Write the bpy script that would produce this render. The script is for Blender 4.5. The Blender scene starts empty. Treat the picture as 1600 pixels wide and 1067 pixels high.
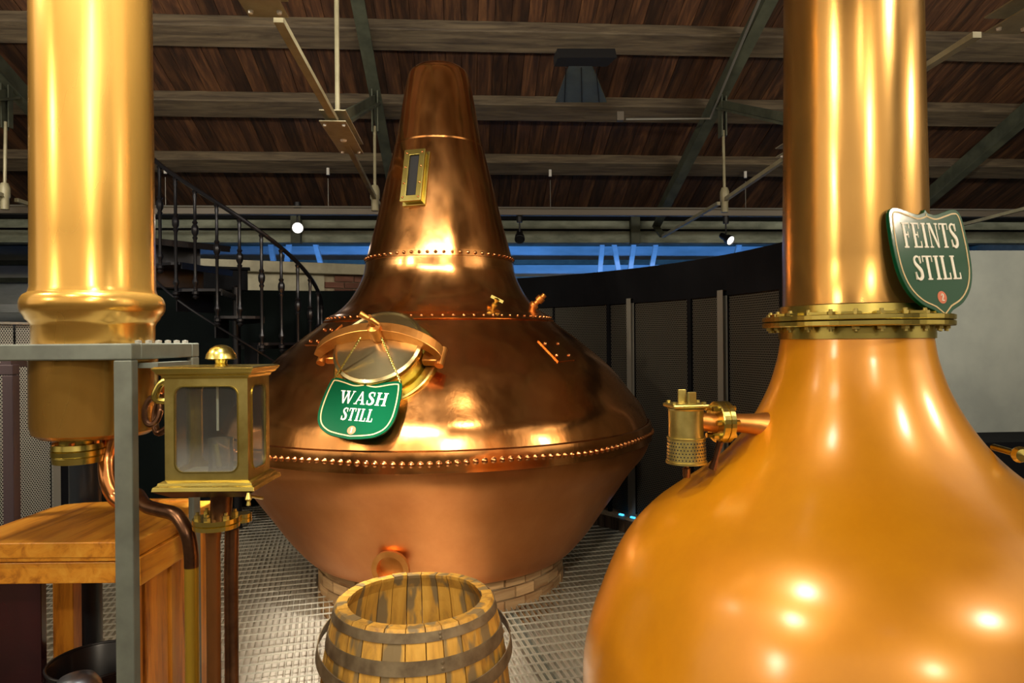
import bpy, math, random
from mathutils import Matrix, Vector
random.seed(7)
PI = math.pi
R = math.radians
C = bpy.context.scene.collection
S = bpy.context.scene
H = 1.7                      # eye height above the grating
F = 1067.0                   # focal length in pixels
ROLL = R(-0.5)
IDM = Matrix.Identity(4)

# ------------------------------------------------------------------ camera, world, lights, exposure
cam_d = bpy.data.cameras.new('camera'); cam = bpy.data.objects.new('camera', cam_d); C.objects.link(cam)
cam_d.lens = 24.0; cam_d.sensor_width = 36.0; cam_d.clip_start = 0.05; cam_d.clip_end = 100
cam.matrix_world = Matrix.Translation((0, 0, H)) @ Matrix.Rotation(PI/2, 4, 'X') @ Matrix.Rotation(ROLL, 4, 'Z')
S.camera = cam
w = bpy.data.worlds.new('world'); S.world = w; w.use_nodes = True
w.node_tree.nodes['Background'].inputs[0].default_value = (1.0, 0.86, 0.66, 1)
w.node_tree.nodes['Background'].inputs[1].default_value = 0.05
S.view_settings.view_transform = 'Standard'; S.view_settings.look = 'None'
S.view_settings.exposure = 0.45; S.view_settings.gamma = 1.0; S.view_settings.use_curve_mapping = False

LAMPS = []                   # (position, aim) of every ceiling spot: a housing is built for each further down
def spot(loc, aim, power, col=(1, .82, .58), size=75, blend=.6, rad=.08):
    d = bpy.data.lights.new('spot_light', 'SPOT'); d.energy = power; d.color = col
    d.spot_size = R(size); d.spot_blend = blend; d.shadow_soft_size = rad
    o = bpy.data.objects.new('spot_light', d); C.objects.link(o); o.location = loc
    o.rotation_euler = (Vector(aim) - Vector(loc)).to_track_quat('-Z', 'Y').to_euler()
    LAMPS.append((Vector(loc), Vector(aim)))
def area(name, loc, aim, power, sx, sy, col):
    d = bpy.data.lights.new(name, 'AREA'); d.energy = power; d.color = col; d.shape = 'RECTANGLE'; d.size = sx; d.size_y = sy
    o = bpy.data.objects.new(name, d); C.objects.link(o); o.location = loc
    o.rotation_euler = (Vector(aim) - Vector(loc)).to_track_quat('-Z', 'Y').to_euler()

WARM = (1, .84, .62); WHITE = (1, .92, .80)
spot((-1.6, 0.2, 3.8), (0.7, 2.0, 0.9), 100, WARM, 65)              # near still, from the left
spot((2.8, -0.4, 4.1), (1.1, 2.0, 1.0), 110, WHITE, 65)             # near still, from the right
spot((1.1, -2.9, 3.8), (-0.9, 3.0, 1.6), 170, WARM, 50)             # copper column and far still
spot((-5.0, -2.0, 3.8), (0.3, 2.5, 1.8), 190, WARM, 50)
spot((-3.1, 1.5, 3.8), (-0.9, 3.8, 1.2), 190, WARM, 70)             # far still, from the left
spot((0.3, 2.5, 3.85), (-0.3, 4.3, 1.7), 45, WARM, 70)              # far still, shoulder
spot((0.4, -0.8, 3.9), (-0.4, 4.0, 1.3), 330, WARM, 42)             # far still, from the front
spot((5.6, 0.8, 3.8), (0.3, 4.2, 1.3), 170, WARM, 50)               # far still, from the right
spot((-0.6, 1.0, 4.0), (-0.4, 2.6, 0.3), 120, WHITE, 60)            # the cask
spot((-1.0, 1.5, 4.0), (-1.6, 3.7, 0.0), 1450, WHITE, 44)           # bright patch of the grating
spot((3.3, 3.8, 3.6), (4.8, 7.0, 1.6), 240, WHITE, 80)              # grey wall at right
spot((-3.7, 3.0, 3.8), (-4.6, 6.0, 1.4), 260, WHITE, 80)            # panels at left
# added fill lights: upward ones brighten the roof, broad ones the room
area('roof_fill', (-0.6, 3.0, 3.45), (-0.6, 6.6, 4.9), 38, 1.6, .2, WHITE)
area('roof_fill', (-4.0, 3.2, 3.4), (-3.6, 6.6, 4.9), 30, 1.8, .2, WHITE)
area('roof_fill', (3.9, 3.0, 3.4), (3.4, 6.8, 4.9), 32, 1.8, .2, WHITE)
area('roof_fill', (0.0, -3.0, 3.0), (0.0, -3.0, 6.0), 150, 10.0, 1.2, WARM)
area('room_fill', (0.0, -5.2, 4.2), (0.0, 2.0, 1.2), 95, 12.0, 4.0, WARM)  # broad added fill, also reflected in the copper
area('room_fill', (-5.5, 0.5, 4.0), (-1.0, 4.0, 1.2), 45, 4.0, 5.0, WARM)
area('room_fill', (6.0, 1.0, 4.0), (1.0, 4.0, 1.2), 45, 4.0, 5.0, WARM)
area('blue_strip_light', (0.6, 9.9, 2.2), (0.6, 11.4, 3.0), 110, 9.0, .15, (.09, .34, 1.0))

# ------------------------------------------------------------------ pixel helpers for reading the photograph
def ray(x, y):
    dx, dz = (x-800)/F, (533.5-y)/F
    c, s = math.cos(ROLL), math.sin(ROLL)
    return Vector((dx*c - dz*s, 1.0, dx*s + dz*c))
def px(x, y, Y):
    d = ray(x, y); return Vector((d.x*Y, Y, H + d.z*Y))

# ------------------------------------------------------------------ materials
def lin(c):
    return tuple(((v/12.92) if v <= .04045 else ((v+.055)/1.055)**2.4) for v in [q/255 for q in c]) + (1,)
class Mat:
    def __init__(s, name):
        s.m = bpy.data.materials.new(name); s.m.use_nodes = True
        s.n = s.m.node_tree.nodes; s.l = s.m.node_tree.links; s.b = s.n['Principled BSDF']
    def node(s, t, **k):
        n = s.n.new(t)
        for a, v in k.items():
            if a in n.inputs.keys(): n.inputs[a].default_value = v
            else: setattr(n, a, v)
        return n
    def link(s, a, b): s.l.new(a, b)
def coords(M, scale=(1, 1, 1), kind='Object'):
    tc = M.node('ShaderNodeTexCoord'); mp = M.node('ShaderNodeMapping'); mp.inputs['Scale'].default_value = scale
    M.link(tc.outputs[kind], mp.inputs[0]); return mp.outputs[0]
def noise_mix(M, vec, scale, c1, c2, lo=.35, hi=.65, detail=4, rough=.6):
    n = M.node('ShaderNodeTexNoise', Scale=scale, Detail=detail, Roughness=rough); M.link(vec, n.inputs['Vector'])
    r = M.node('ShaderNodeValToRGB'); r.color_ramp.elements[0].position = lo; r.color_ramp.elements[1].position = hi
    r.color_ramp.elements[0].color = c1; r.color_ramp.elements[1].color = c2
    M.link(n.outputs[0], r.inputs[0]); return r.outputs[0], n.outputs[0]
def bump(M, h, strength, dist=.01, prev=None):
    b = M.node('ShaderNodeBump', Strength=strength, Distance=dist); M.link(h, b.inputs['Height'])
    if prev is not None: M.link(prev, b.inputs['Normal'])
    M.link(b.outputs[0], M.b.inputs['Normal']); return b.outputs[0]
def simple(name, c, rough=.6, metal=0.0, c2=None, scale=6, stretch=(1, 1, 1), bmp=0, coat=0, rlo=None, lo=.35, hi=.65, spec=None):
    M = Mat(name); M.b.inputs['Roughness'].default_value = rough; M.b.inputs['Metallic'].default_value = metal
    M.b.inputs['Base Color'].default_value = lin(c)
    if coat: M.b.inputs['Coat Weight'].default_value = coat; M.b.inputs['Coat Roughness'].default_value = .12
    if spec is not None: M.b.inputs['Specular IOR Level'].default_value = spec
    if c2:
        v = coords(M, stretch); col, f = noise_mix(M, v, scale, lin(c), lin(c2), lo, hi)
        M.link(col, M.b.inputs['Base Color'])
        if bmp: bump(M, f, bmp)
        if rlo is not None:
            mr = M.node('ShaderNodeMapRange'); mr.inputs['To Min'].default_value = rlo; mr.inputs['To Max'].default_value = rough
            M.link(f, mr.inputs[0]); M.link(mr.outputs[0], M.b.inputs['Roughness'])
    return M.m

def copper_mat(name, c1, c2, rough, metal, wob, wobscale, fine=.15, rlo=None, coat=0, stretch=(1, 1, .5)):
    M = Mat(name); M.b.inputs['Metallic'].default_value = metal
    v = coords(M, stretch); col, f = noise_mix(M, v, 2.2, lin(c1), lin(c2), .3, .7, 6, .65)
    M.link(col, M.b.inputs['Base Color'])
    n2 = M.node('ShaderNodeTexNoise', Scale=7.0, Detail=3.0); M.link(v, n2.inputs['Vector'])
    mr = M.node('ShaderNodeMapRange'); mr.inputs['From Min'].default_value = .3; mr.inputs['From Max'].default_value = .7
    mr.inputs['To Min'].default_value = rough if rlo is None else rlo; mr.inputs['To Max'].default_value = rough
    M.link(n2.outputs[0], mr.inputs[0]); M.link(mr.outputs[0], M.b.inputs['Roughness'])
    n3 = M.node('ShaderNodeTexNoise', Scale=wobscale, Detail=1.5); M.link(v, n3.inputs['Vector'])
    b1 = bump(M, n3.outputs[0], wob, .03)
    n4 = M.node('ShaderNodeTexNoise', Scale=wobscale*9, Detail=2.0); M.link(v, n4.inputs['Vector'])
    bump(M, n4.outputs[0], fine, .004, b1)
    if coat: M.b.inputs['Coat Weight'].default_value = coat; M.b.inputs['Coat Roughness'].default_value = .20
    return M.m

def wood_mat(name, c1, c2, dark, rough=.6, axis=1, vary=.35, spec=.5):
    """grain along one object axis, tone varying from piece to piece"""
    M = Mat(name); M.b.inputs['Roughness'].default_value = rough; M.b.inputs['Specular IOR Level'].default_value = spec
    st = [9, 9, 9]; st[axis] = .8
    oi = M.node('ShaderNodeObjectInfo')
    tc = M.node('ShaderNodeTexCoord'); mp = M.node('ShaderNodeMapping'); mp.inputs['Scale'].default_value = st
    M.link(tc.outputs['Object'], mp.inputs[0])
    off = M.node('ShaderNodeVectorMath', operation='SCALE'); off.inputs[0].default_value = (31, 17, 23)
    M.link(oi.outputs['Random'], off.inputs['Scale'])
    M.link(off.outputs[0], mp.inputs['Location'])
    n = M.node('ShaderNodeTexNoise', Scale=2.2, Detail=6.0, Roughness=.65, Distortion=.6); M.link(mp.outputs[0], n.inputs['Vector'])
    r = M.node('ShaderNodeValToRGB'); e = r.color_ramp.elements
    e[0].position = .3; e[0].color = lin(dark); e[1].position = .72; e[1].color = lin(c2)
    k = e.new(.5); k.color = lin(c1)
    M.link(n.outputs[0], r.inputs[0])
    mr = M.node('ShaderNodeMapRange'); mr.inputs['To Min'].default_value = 1-vary; mr.inputs['To Max'].default_value = 1+vary
    M.link(oi.outputs['Random'], mr.inputs[0])
    mx = M.node('ShaderNodeVectorMath', operation='SCALE'); M.link(r.outputs[0], mx.inputs[0]); M.link(mr.outputs[0], mx.inputs['Scale'])
    M.link(mx.outputs[0], M.b.inputs['Base Color'])
    bump(M, n.outputs[0], .25, .004)
    return M.m

def perforated(name, c, rough, metal, pitch=.019, hole=.36):
    """sheet metal with staggered round holes cut right through (uv in metres)"""
    M = Mat(name); M.b.inputs['Base Color'].default_value = lin(c); M.b.inputs['Roughness'].default_value = rough; M.b.inputs['Metallic'].default_value = metal
    uv = M.node('ShaderNodeUVMap'); sep = M.node('ShaderNodeSeparateXYZ'); M.link(uv.outputs[0], sep.inputs[0])
    def mth(op, a, b=None):
        n = M.node('ShaderNodeMath', operation=op)
        for i, q in enumerate((a, b)):
            if q is None: continue
            if isinstance(q, (int, float)): n.inputs[i].default_value = q
            else: M.link(q, n.inputs[i])
        return n.outputs[0]
    u = mth('MULTIPLY', sep.outputs[0], 1/pitch); v = mth('MULTIPLY', sep.outputs[1], 1/(pitch*1.732))
    def cell(u, v):
        a = mth('SUBTRACT', mth('FRACT', u), .5); b = mth('MULTIPLY', mth('SUBTRACT', mth('FRACT', v), .5), 1.732)
        return mth('ADD', mth('MULTIPLY', a, a), mth('MULTIPLY', b, b))
    d = mth('MINIMUM', cell(u, v), cell(mth('ADD', u, .5), mth('ADD', v, .5)))
    al = mth('GREATER_THAN', d, hole*hole)
    M.link(al, M.b.inputs['Alpha'])
    return M.m

MC = {}
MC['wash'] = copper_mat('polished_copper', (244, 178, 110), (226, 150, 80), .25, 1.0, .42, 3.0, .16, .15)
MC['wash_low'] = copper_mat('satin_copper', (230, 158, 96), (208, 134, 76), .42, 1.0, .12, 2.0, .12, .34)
MC['gold'] = copper_mat('lacquered_copper', (232, 156, 14), (212, 136, 8), .40, .32, .02, 1.0, .0, .34, .95)
MC['pipe'] = copper_mat('gold_copper_sheet', (208, 162, 80), (190, 140, 58), .30, .8, .10, 2.2, .08, .20, .3, (1, 1, .25))
MC['pipe2'] = copper_mat('brushed_gold_copper', (208, 162, 92), (188, 138, 66), .28, .9, .12, 2.0, .10, .2, .2, (1, 1, .3))
MC['rivet'] = simple('rivet_copper', (226, 150, 92), .22, 1)
MC['brass'] = simple('brass', (218, 202, 118), .26, 1, (196, 176, 90), 5)
MC['brass_dull'] = simple('aged_brass', (204, 188, 116), .38, 1, (168, 150, 84), 9)
MC['lid'] = simple('pale_brass_lid', (230, 216, 168), .24, 1, (200, 182, 130), 3)
MC['bronze'] = simple('bronze_bar', (226, 158, 84), .38, .9, (200, 130, 60), 6)
MC['patina'] = simple('dark_copper', (128, 92, 66), .32, .9, (84, 58, 44), 10)
MC['steel_frame'] = simple('grey_painted_steel', (112, 118, 108), .55, .2, (94, 98, 90), 8)
MC['green_steel'] = simple('green_painted_steel', (84, 88, 70), .65, .1, (62, 66, 52), 5)
MC['rod'] = simple('cream_painted_rod', (154, 147, 116), .5, .1, (130, 123, 94), 7)
MC['black'] = simple('black_board', (13, 14, 17), .7, 0, (19, 20, 23), 2, spec=.08)
MC['black_green'] = simple('black_green_board', (10, 14, 15), .9, 0, (15, 21, 20), 1.5, spec=.05)
MC['iron'] = simple('black_cast_iron', (34, 34, 38), .32, .5)
MC['post'] = simple('bare_steel_post', (150, 148, 138), .4, .6)
MC['perf_dark'] = perforated('dark_perforated_steel', (100, 97, 87), .45, .5)
MC['perf_light'] = perforated('pale_perforated_steel', (176, 174, 162), .5, .3)
MC['plank'] = wood_mat('roof_board_wood', (72, 46, 30), (112, 76, 46), (35, 23, 17), .6, 1, .5)
MC['purlin'] = wood_mat('purlin_wood', (92, 80, 62), (120, 106, 82), (60, 50, 40), .7, 0, .15)
MC['stave'] = wood_mat('cask_stave_wood', (204, 154, 62), (222, 174, 80), (150, 110, 56), .6, 2, .12)
def weather(m):                                                     # grey weathered patches running with the grain
    n, l = m.node_tree.nodes, m.node_tree.links; b = n['Principled BSDF']; src = b.inputs['Base Color'].links[0].from_socket
    oi = n.new('ShaderNodeObjectInfo'); tc = n.new('ShaderNodeTexCoord'); mp = n.new('ShaderNodeMapping'); mp.inputs['Scale'].default_value = (14, 14, 3)
    sc_ = n.new('ShaderNodeVectorMath'); sc_.operation = 'SCALE'; sc_.inputs[0].default_value = (13, 29, 7); l.new(oi.outputs['Random'], sc_.inputs['Scale']); l.new(sc_.outputs[0], mp.inputs['Location']); l.new(tc.outputs['Object'], mp.inputs[0])
    nz = n.new('ShaderNodeTexNoise'); nz.inputs['Scale'].default_value = 1.0; nz.inputs['Detail'].default_value = 3; l.new(mp.outputs[0], nz.inputs['Vector'])
    rp = n.new('ShaderNodeValToRGB'); rp.color_ramp.elements[0].position = .50; rp.color_ramp.elements[1].position = .57; l.new(nz.outputs[0], rp.inputs[0])
    mx = n.new('ShaderNodeMix'); mx.data_type = 'RGBA'; l.new(rp.outputs[0], mx.inputs[0]); l.new(src, mx.inputs[6]); mx.inputs[7].default_value = lin((134, 114, 78)); l.new(mx.outputs[2], b.inputs['Base Color'])
weather(MC['stave'])
MC['pine'] = wood_mat('oiled_pine', (216, 142, 40), (232, 168, 62), (150, 84, 22), .4, 1, .08)
MC['pine_v'] = wood_mat('oiled_pine_upright', (206, 128, 36), (224, 152, 50), (128, 66, 20), .4, 2, .14)
MC['hoop'] = simple('rusty_hoop_steel', (134, 118, 90), .6, .25, (96, 80, 58), 12)
MC['brick'] = wood_mat('pale_brick', (176, 144, 104), (204, 168, 122), (150, 108, 70), .85, 0, .18, .2)
MC['brick_red'] = wood_mat('red_brown_brick', (112, 76, 62), (132, 94, 78), (84, 56, 46), .85, 0, .25, .2)
MC['brick_dark'] = wood_mat('dim_brick', (84, 70, 58), (100, 86, 72), (58, 48, 40), .85, 2, .2, .2)
MC['mortar'] = simple('mortar', (172, 158, 132), .9, 0, (150, 134, 108), 14, bmp=.2)
MC['grate'] = simple('galvanised_grating', (196, 192, 176), .5, .35, (164, 160, 146), 6)
MC['concrete'] = simple('pale_concrete', (206, 198, 182), .85, 0, (166, 158, 144), 1.3, bmp=.1)
MC['wall'] = simple('grey_painted_brickwork', (164, 168, 158), .7, 0, (146, 151, 143), 1.5)
MC['plaster'] = simple('cream_plaster', (178, 172, 146), .8, 0, (150, 146, 124), 4)
MC['farwall'] = simple('white_far_wall', (190, 192, 190), .7, 0, (150, 155, 150), 3, (.3, 1, 1))
MC['beam'] = simple('pale_green_beam', (158, 163, 142), .7, 0, (112, 118, 100), 2.5, (1, 1, 3))
MC['sign'] = simple('green_sign_enamel', (5, 72, 44), .13, 0, spec=.35)
MC['cream'] = simple('cream_letter_paint', (238, 232, 214), .5)
MC['gold_line'] = simple('tan_line_paint', (206, 180, 128), .5)
MC['salmon'] = simple('salmon_paint', (206, 112, 74), .6)
MC['track'] = simple('grey_track', (104, 96, 84), .5, .3)
MC['lamp'] = simple('black_lamp_housing', (26, 26, 28), .45, .3)
MC['dark_brown'] = simple('dark_brown_steel', (50, 38, 40), .5, .3)
MC['maroon'] = simple('maroon_board', (66, 22, 26), .25, 0, (40, 16, 24), 2, coat=.3)
MC['bucket'] = simple('black_enamel', (22, 20, 24), .3, 0)
MC['steel'] = simple('bright_steel', (160, 168, 180), .34, 1)
MC['white_tag'] = simple('white_plastic', (220, 218, 210), .5)
MC['yellow_tube'] = simple('yellowed_brass_tube', (176, 142, 42), .4, .5, (150, 118, 34), 4, (1, 1, .3))
MC['tan_tube'] = simple('tan_copper_tube', (150, 98, 52), .4, .8, (116, 74, 40), 5, (1, 1, .3))
MC['dark_pipe'] = simple('dark_blue_grey_pipe', (44, 50, 58), .3, .4)
MC['white_slab'] = simple('white_ceramic', (214, 220, 210), .4)
MC['vent'] = simple('grey_sheet_vent', (96, 104, 92), .5, .3, (80, 88, 78), 4)
MC['dull_dark'] = simple('dark_inside', (14, 14, 16), .8)
def thin_glass(name, haze_lo, haze_hi, z0, z1):
    M = Mat(name); N_ = M.n; M.n.remove(M.b)
    tr = M.node('ShaderNodeBsdfTransparent'); tr.inputs[0].default_value = (.93, .95, .94, 1)
    gl = M.node('ShaderNodeBsdfGlossy'); gl.inputs['Roughness'].default_value = .03
    fr_ = M.node('ShaderNodeFresnel', IOR=1.45); m1 = M.node('ShaderNodeMixShader'); M.link(fr_.outputs[0], m1.inputs[0]); M.link(tr.outputs[0], m1.inputs[1]); M.link(gl.outputs[0], m1.inputs[2])
    df_ = M.node('ShaderNodeBsdfTranslucent'); df2 = M.node('ShaderNodeBsdfDiffuse'); ad = M.node('ShaderNodeMixShader'); M.link(df_.outputs[0], ad.inputs[1]); M.link(df2.outputs[0], ad.inputs[2]); ad.inputs[0].default_value = .6
    geo = M.node('ShaderNodeNewGeometry'); sp_ = M.node('ShaderNodeSeparateXYZ'); M.link(geo.outputs['Position'], sp_.inputs[0])
    mr = M.node('ShaderNodeMapRange'); mr.inputs['From Min'].default_value = z0; mr.inputs['From Max'].default_value = z1; mr.inputs['To Min'].default_value = haze_hi; mr.inputs['To Max'].default_value = haze_lo
    M.link(sp_.outputs[2], mr.inputs[0]); m2 = M.node('ShaderNodeMixShader'); M.link(mr.outputs[0], m2.inputs[0]); M.link(m1.outputs[0], m2.inputs[1]); M.link(ad.outputs[0], m2.inputs[2])
    out = [n for n in M.n if n.type == 'OUTPUT_MATERIAL'][0]; M.link(m2.outputs[0], out.inputs[0]); return M.m
MC['pane_glass'] = thin_glass('misted_pane_glass', .03, .22, 1.36, 1.45)      # condensation low on the panes
MC['glass'] = thin_glass('clear_glass', .14, .14, 0, 1)
def emit(name, col, s):
    M = Mat(name); M.b.inputs['Base Color'].default_value = (0, 0, 0, 1)
    M.b.inputs['Emission Color'].default_value = col; M.b.inputs['Emission Strength'].default_value = s; return M.m
MC['bulb'] = emit('lamp_glass', (1, .94, .84, 1), 14)
MC['blue_led'] = emit('blue_led', (.05, .45, 1, 1), 2.0)

# ------------------------------------------------------------------ mesh building
class MB:
    def __init__(s): s.v = []; s.f = []; s.sm = []
    def add(s, vs, fs, smooth=False):
        o = len(s.v); s.v += [Vector(q) for q in vs]; s.f += [tuple(i+o for i in f) for f in fs]; s.sm += [smooth]*len(fs); return s
    def box(s, c, d, rot=None):
        hx, hy, hz = d[0]/2, d[1]/2, d[2]/2
        vs = [Vector((x, y, z)) for x in (-hx, hx) for y in (-hy, hy) for z in (-hz, hz)]
        if rot is not None: vs = [rot @ q for q in vs]
        c = Vector(c)
        return s.add([q+c for q in vs], [(0, 1, 3, 2), (4, 6, 7, 5), (0, 4, 5, 1), (2, 3, 7, 6), (0, 2, 6, 4), (1, 5, 7, 3)])
    def box2(s, a, b): return s.box([(a[i]+b[i])/2 for i in range(3)], [abs(b[i]-a[i]) for i in range(3)])
    def bar(s, a, b, wd, ht, up=(0, 0, 1)):
        a, b = Vector(a), Vector(b); d = (b-a); L = d.length; d = d.normalized(); up = Vector(up)
        x = d.cross(up).normalized(); z = x.cross(d)
        return s.box((a+b)/2, (wd, L, ht), Matrix((x, d, z)).transposed())
    def lathe(s, prof, c=(0, 0, 0), n=32, basis=None, smooth=True, a0=0, a1=2*PI, cap=False):
        """prof: (r, z) pairs; basis: 3x3 with its z as the axis"""
        c = Vector(c); full = abs((a1-a0) - 2*PI) < 1e-6; k = n if full else n+1; vs = []
        for r, z in prof:
            for i in range(k):
                a = a0 + (a1-a0)*i/n; q = Vector((r*math.cos(a), r*math.sin(a), z))
                vs.append(c + (basis @ q if basis is not None else q))
        fs = []
        for j in range(len(prof)-1):
            for i in range(n):
                i2 = (i+1) % k if full else i+1
                fs.append((j*k+i, j*k+i2, (j+1)*k+i2, (j+1)*k+i))
        if cap and full:
            fs.append(tuple(range(k))[::-1]); fs.append(tuple((len(prof)-1)*k+i for i in range(k)))
        return s.add(vs, fs, smooth)
    def tube(s, pts, r, n=10, smooth=True, cap=True):
        pts = [Vector(p) for p in pts]; rs = r if isinstance(r, (list, tuple)) else [r]*len(pts); vs = []; fs = []; prev = None
        for i, p in enumerate(pts):
            t = (pts[min(i+1, len(pts)-1)] - pts[max(i-1, 0)]).normalized()
            if prev is None:
                x = t.orthogonal().normalized()
            else: x = (prev - t*prev.dot(t)).normalized()
            prev = x; y = t.cross(x)
            for k in range(n):
                a = 2*PI*k/n; vs.append(p + (x*math.cos(a)+y*math.sin(a))*rs[i])
        for i in range(len(pts)-1):
            for k in range(n):
                fs.append((i*n+k, i*n+(k+1) % n, (i+1)*n+(k+1) % n, (i+1)*n+k))
        if cap: fs.append(tuple(range(n))[::-1]); fs.append(tuple((len(pts)-1)*n+k for k in range(n)))
        return s.add(vs, fs, smooth)
    def prism(s, poly, B, z0, z1, smooth=False):
        """2d polygon extruded; B maps (x, y, z) to the world"""
        n = len(poly); vs = [B @ Vector((p[0], p[1], z0)) for p in poly] + [B @ Vector((p[0], p[1], z1)) for p in poly]
        fs = [tuple(range(n))[::-1], tuple(range(n, 2*n))] + [(i, (i+1) % n, n+(i+1) % n, n+i) for i in range(n)]
        return s.add(vs, fs, smooth)
    def ribbon(s, p1, p2, B, z0, z1, closed=True):
        n = len(p1); vs = []
        for P, z in ((p1, z0), (p2, z0), (p1, z1), (p2, z1)): vs += [B @ Vector((p[0], p[1], z)) for p in P]
        fs = []
        for i in range(n if closed else n-1):
            j = (i+1) % n
            fs += [(2*n+i, 2*n+j, 3*n+j, 3*n+i), (i, n+i, n+j, j), (i, j, 2*n+j, 2*n+i), (n+i, 3*n+i, 3*n+j, n+j)]
        return s.add(vs, fs)
    def mesh(s, name, M):
        me = bpy.data.meshes.new(name); me.from_pydata([tuple(M @ q) for q in s.v], [], s.f)
        me.polygons.foreach_set('use_smooth', s.sm); me.update()
        if any(s.sm): me.set_sharp_from_angle(angle=R(38))
        return me

WM = {}                                   # world matrix of every parent
def tag(o, label=None, cat=None, group=None, kind=None):
    if label: o['label'] = label
    if cat: o['category'] = cat
    if group: o['group'] = group
    if kind: o['kind'] = kind
    return o
def empty(name, label=None, cat=None, loc=(0, 0, 0), group=None, rz=0, kind=None):
    o = bpy.data.objects.new(name, None); C.objects.link(o); o.empty_display_size = .1
    o.matrix_world = Matrix.Translation(Vector(loc)) @ Matrix.Rotation(rz, 4, 'Z'); WM[o.name] = o.matrix_world.copy()
    return tag(o, label, cat, group, kind)
def part(name, mb, mat, parent=None, space=IDM, at=None, bevel=0, label=None, kind=None):
    """mb is written in the given space; at = local origin (in that space) for the object"""
    P = WM[parent.name] if parent is not None else IDM
    L = P.inverted() @ space
    O = L @ (Matrix.Translation(Vector(at)) if at is not None else IDM)
    me = mb.mesh(name, O.inverted() @ L); me.materials.append(MC[mat] if isinstance(mat, str) else mat)
    o = bpy.data.objects.new(name, me); C.objects.link(o)
    if parent is not None: o.parent = parent
    o.matrix_local = O; WM[o.name] = P @ O
    if bevel:
        b = o.modifiers.new('bevel', 'BEVEL'); b.width = bevel; b.segments = 2; b.limit_method = 'ANGLE'; b.angle_limit = R(40)
    return tag(o, label, None, None, kind)
def piece(name, me, parent, M):
    """another piece sharing mesh data; M is its world matrix"""
    o = bpy.data.objects.new(name, me); C.objects.link(o); o.parent = parent
    o.matrix_local = WM[parent.name].inverted() @ M; WM[o.name] = M; return o
def single(name, mb, mat, label, cat, loc, group=None, bevel=0, space=IDM):
    o = part(name, mb, mat, None, space, Vector(loc), bevel); return tag(o, label, cat, group)
def copy_tree(o, M, parent=None, **kw):
    """M: new world matrix of the root"""
    c = o.copy(); C.objects.link(c)
    if parent is None: c.matrix_world = M; WM[c.name] = M.copy()
    else: c.parent = parent
    for ch in [q for q in bpy.data.objects if q.parent == o]: copy_tree(ch, None, c)
    for k, v in kw.items(): c[k] = v
    return c
def frame(z, x=None):
    """3x3 with z as given and x as near as possible"""
    z = Vector(z).normalized(); x = Vector(x) if x is not None else z.orthogonal()
    x = (x - z*x.dot(z)).normalized(); return Matrix((x, z.cross(x), z)).transposed()
def M4(o, B): return Matrix.Translation(Vector(o)) @ B.to_4x4()
def smooth_curve(P, n=8, closed=False):
    out = []; k = len(P); P = [Vector(p) for p in P]
    for i in range(k if closed else k-1):
        p0, p1, p2, p3 = (P[(i-1) % k] if closed or i else P[0]*2-P[1]), P[i], P[(i+1) % k], (P[(i+2) % k] if closed or i+2 < k else P[-1]*2-P[-2])
        for j in range(n):
            t = j/n; out.append(.5*((2*p1) + (p2-p0)*t + (2*p0-5*p1+4*p2-p3)*t*t + (3*p1-p0-3*p2+p3)*t**3))
    if not closed: out.append(P[-1])
    return out

# ------------------------------------------------------------------ lettering
def rc(x0, y0, x1, y1): return [(x0, y0), (x1, y0), (x1, y1), (x0, y1)]
def stem(x, y0=0, y1=1, w=.17, sf=.08, sh=.06, a=True, b=True):
    o = [rc(x, y0, x+w, y1)]
    if a: o.append(rc(x-sf, y0, x+w+sf, y0+sh))
    if b: o.append(rc(x-sf, y1-sh, x+w+sf, y1))
    return o
def stroke(pts, ws):
    P = smooth_curve([(p[0], p[1], 0) for p in pts], 5); n = len(P); o = []
    W = [ws[min(int(i/(n-1)*(len(ws)-1)), len(ws)-2)]*(1-((i/(n-1)*(len(ws)-1)) % 1 if i < n-1 else 1)) + ws[min(int(i/(n-1)*(len(ws)-1)), len(ws)-2)+1]*((i/(n-1)*(len(ws)-1)) % 1 if i < n-1 else 1) for i in range(n)]
    L, Rr = [], []
    for i in range(n):
        t = (P[min(i+1, n-1)]-P[max(i-1, 0)]).normalized(); q = Vector((-t.y, t.x, 0))*W[i]/2
        L.append(P[i]+q); Rr.append(P[i]-q)
    for i in range(n-1): o.append([(L[i].x, L[i].y), (Rr[i].x, Rr[i].y), (Rr[i+1].x, Rr[i+1].y), (L[i+1].x, L[i+1].y)])
    return o
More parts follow.
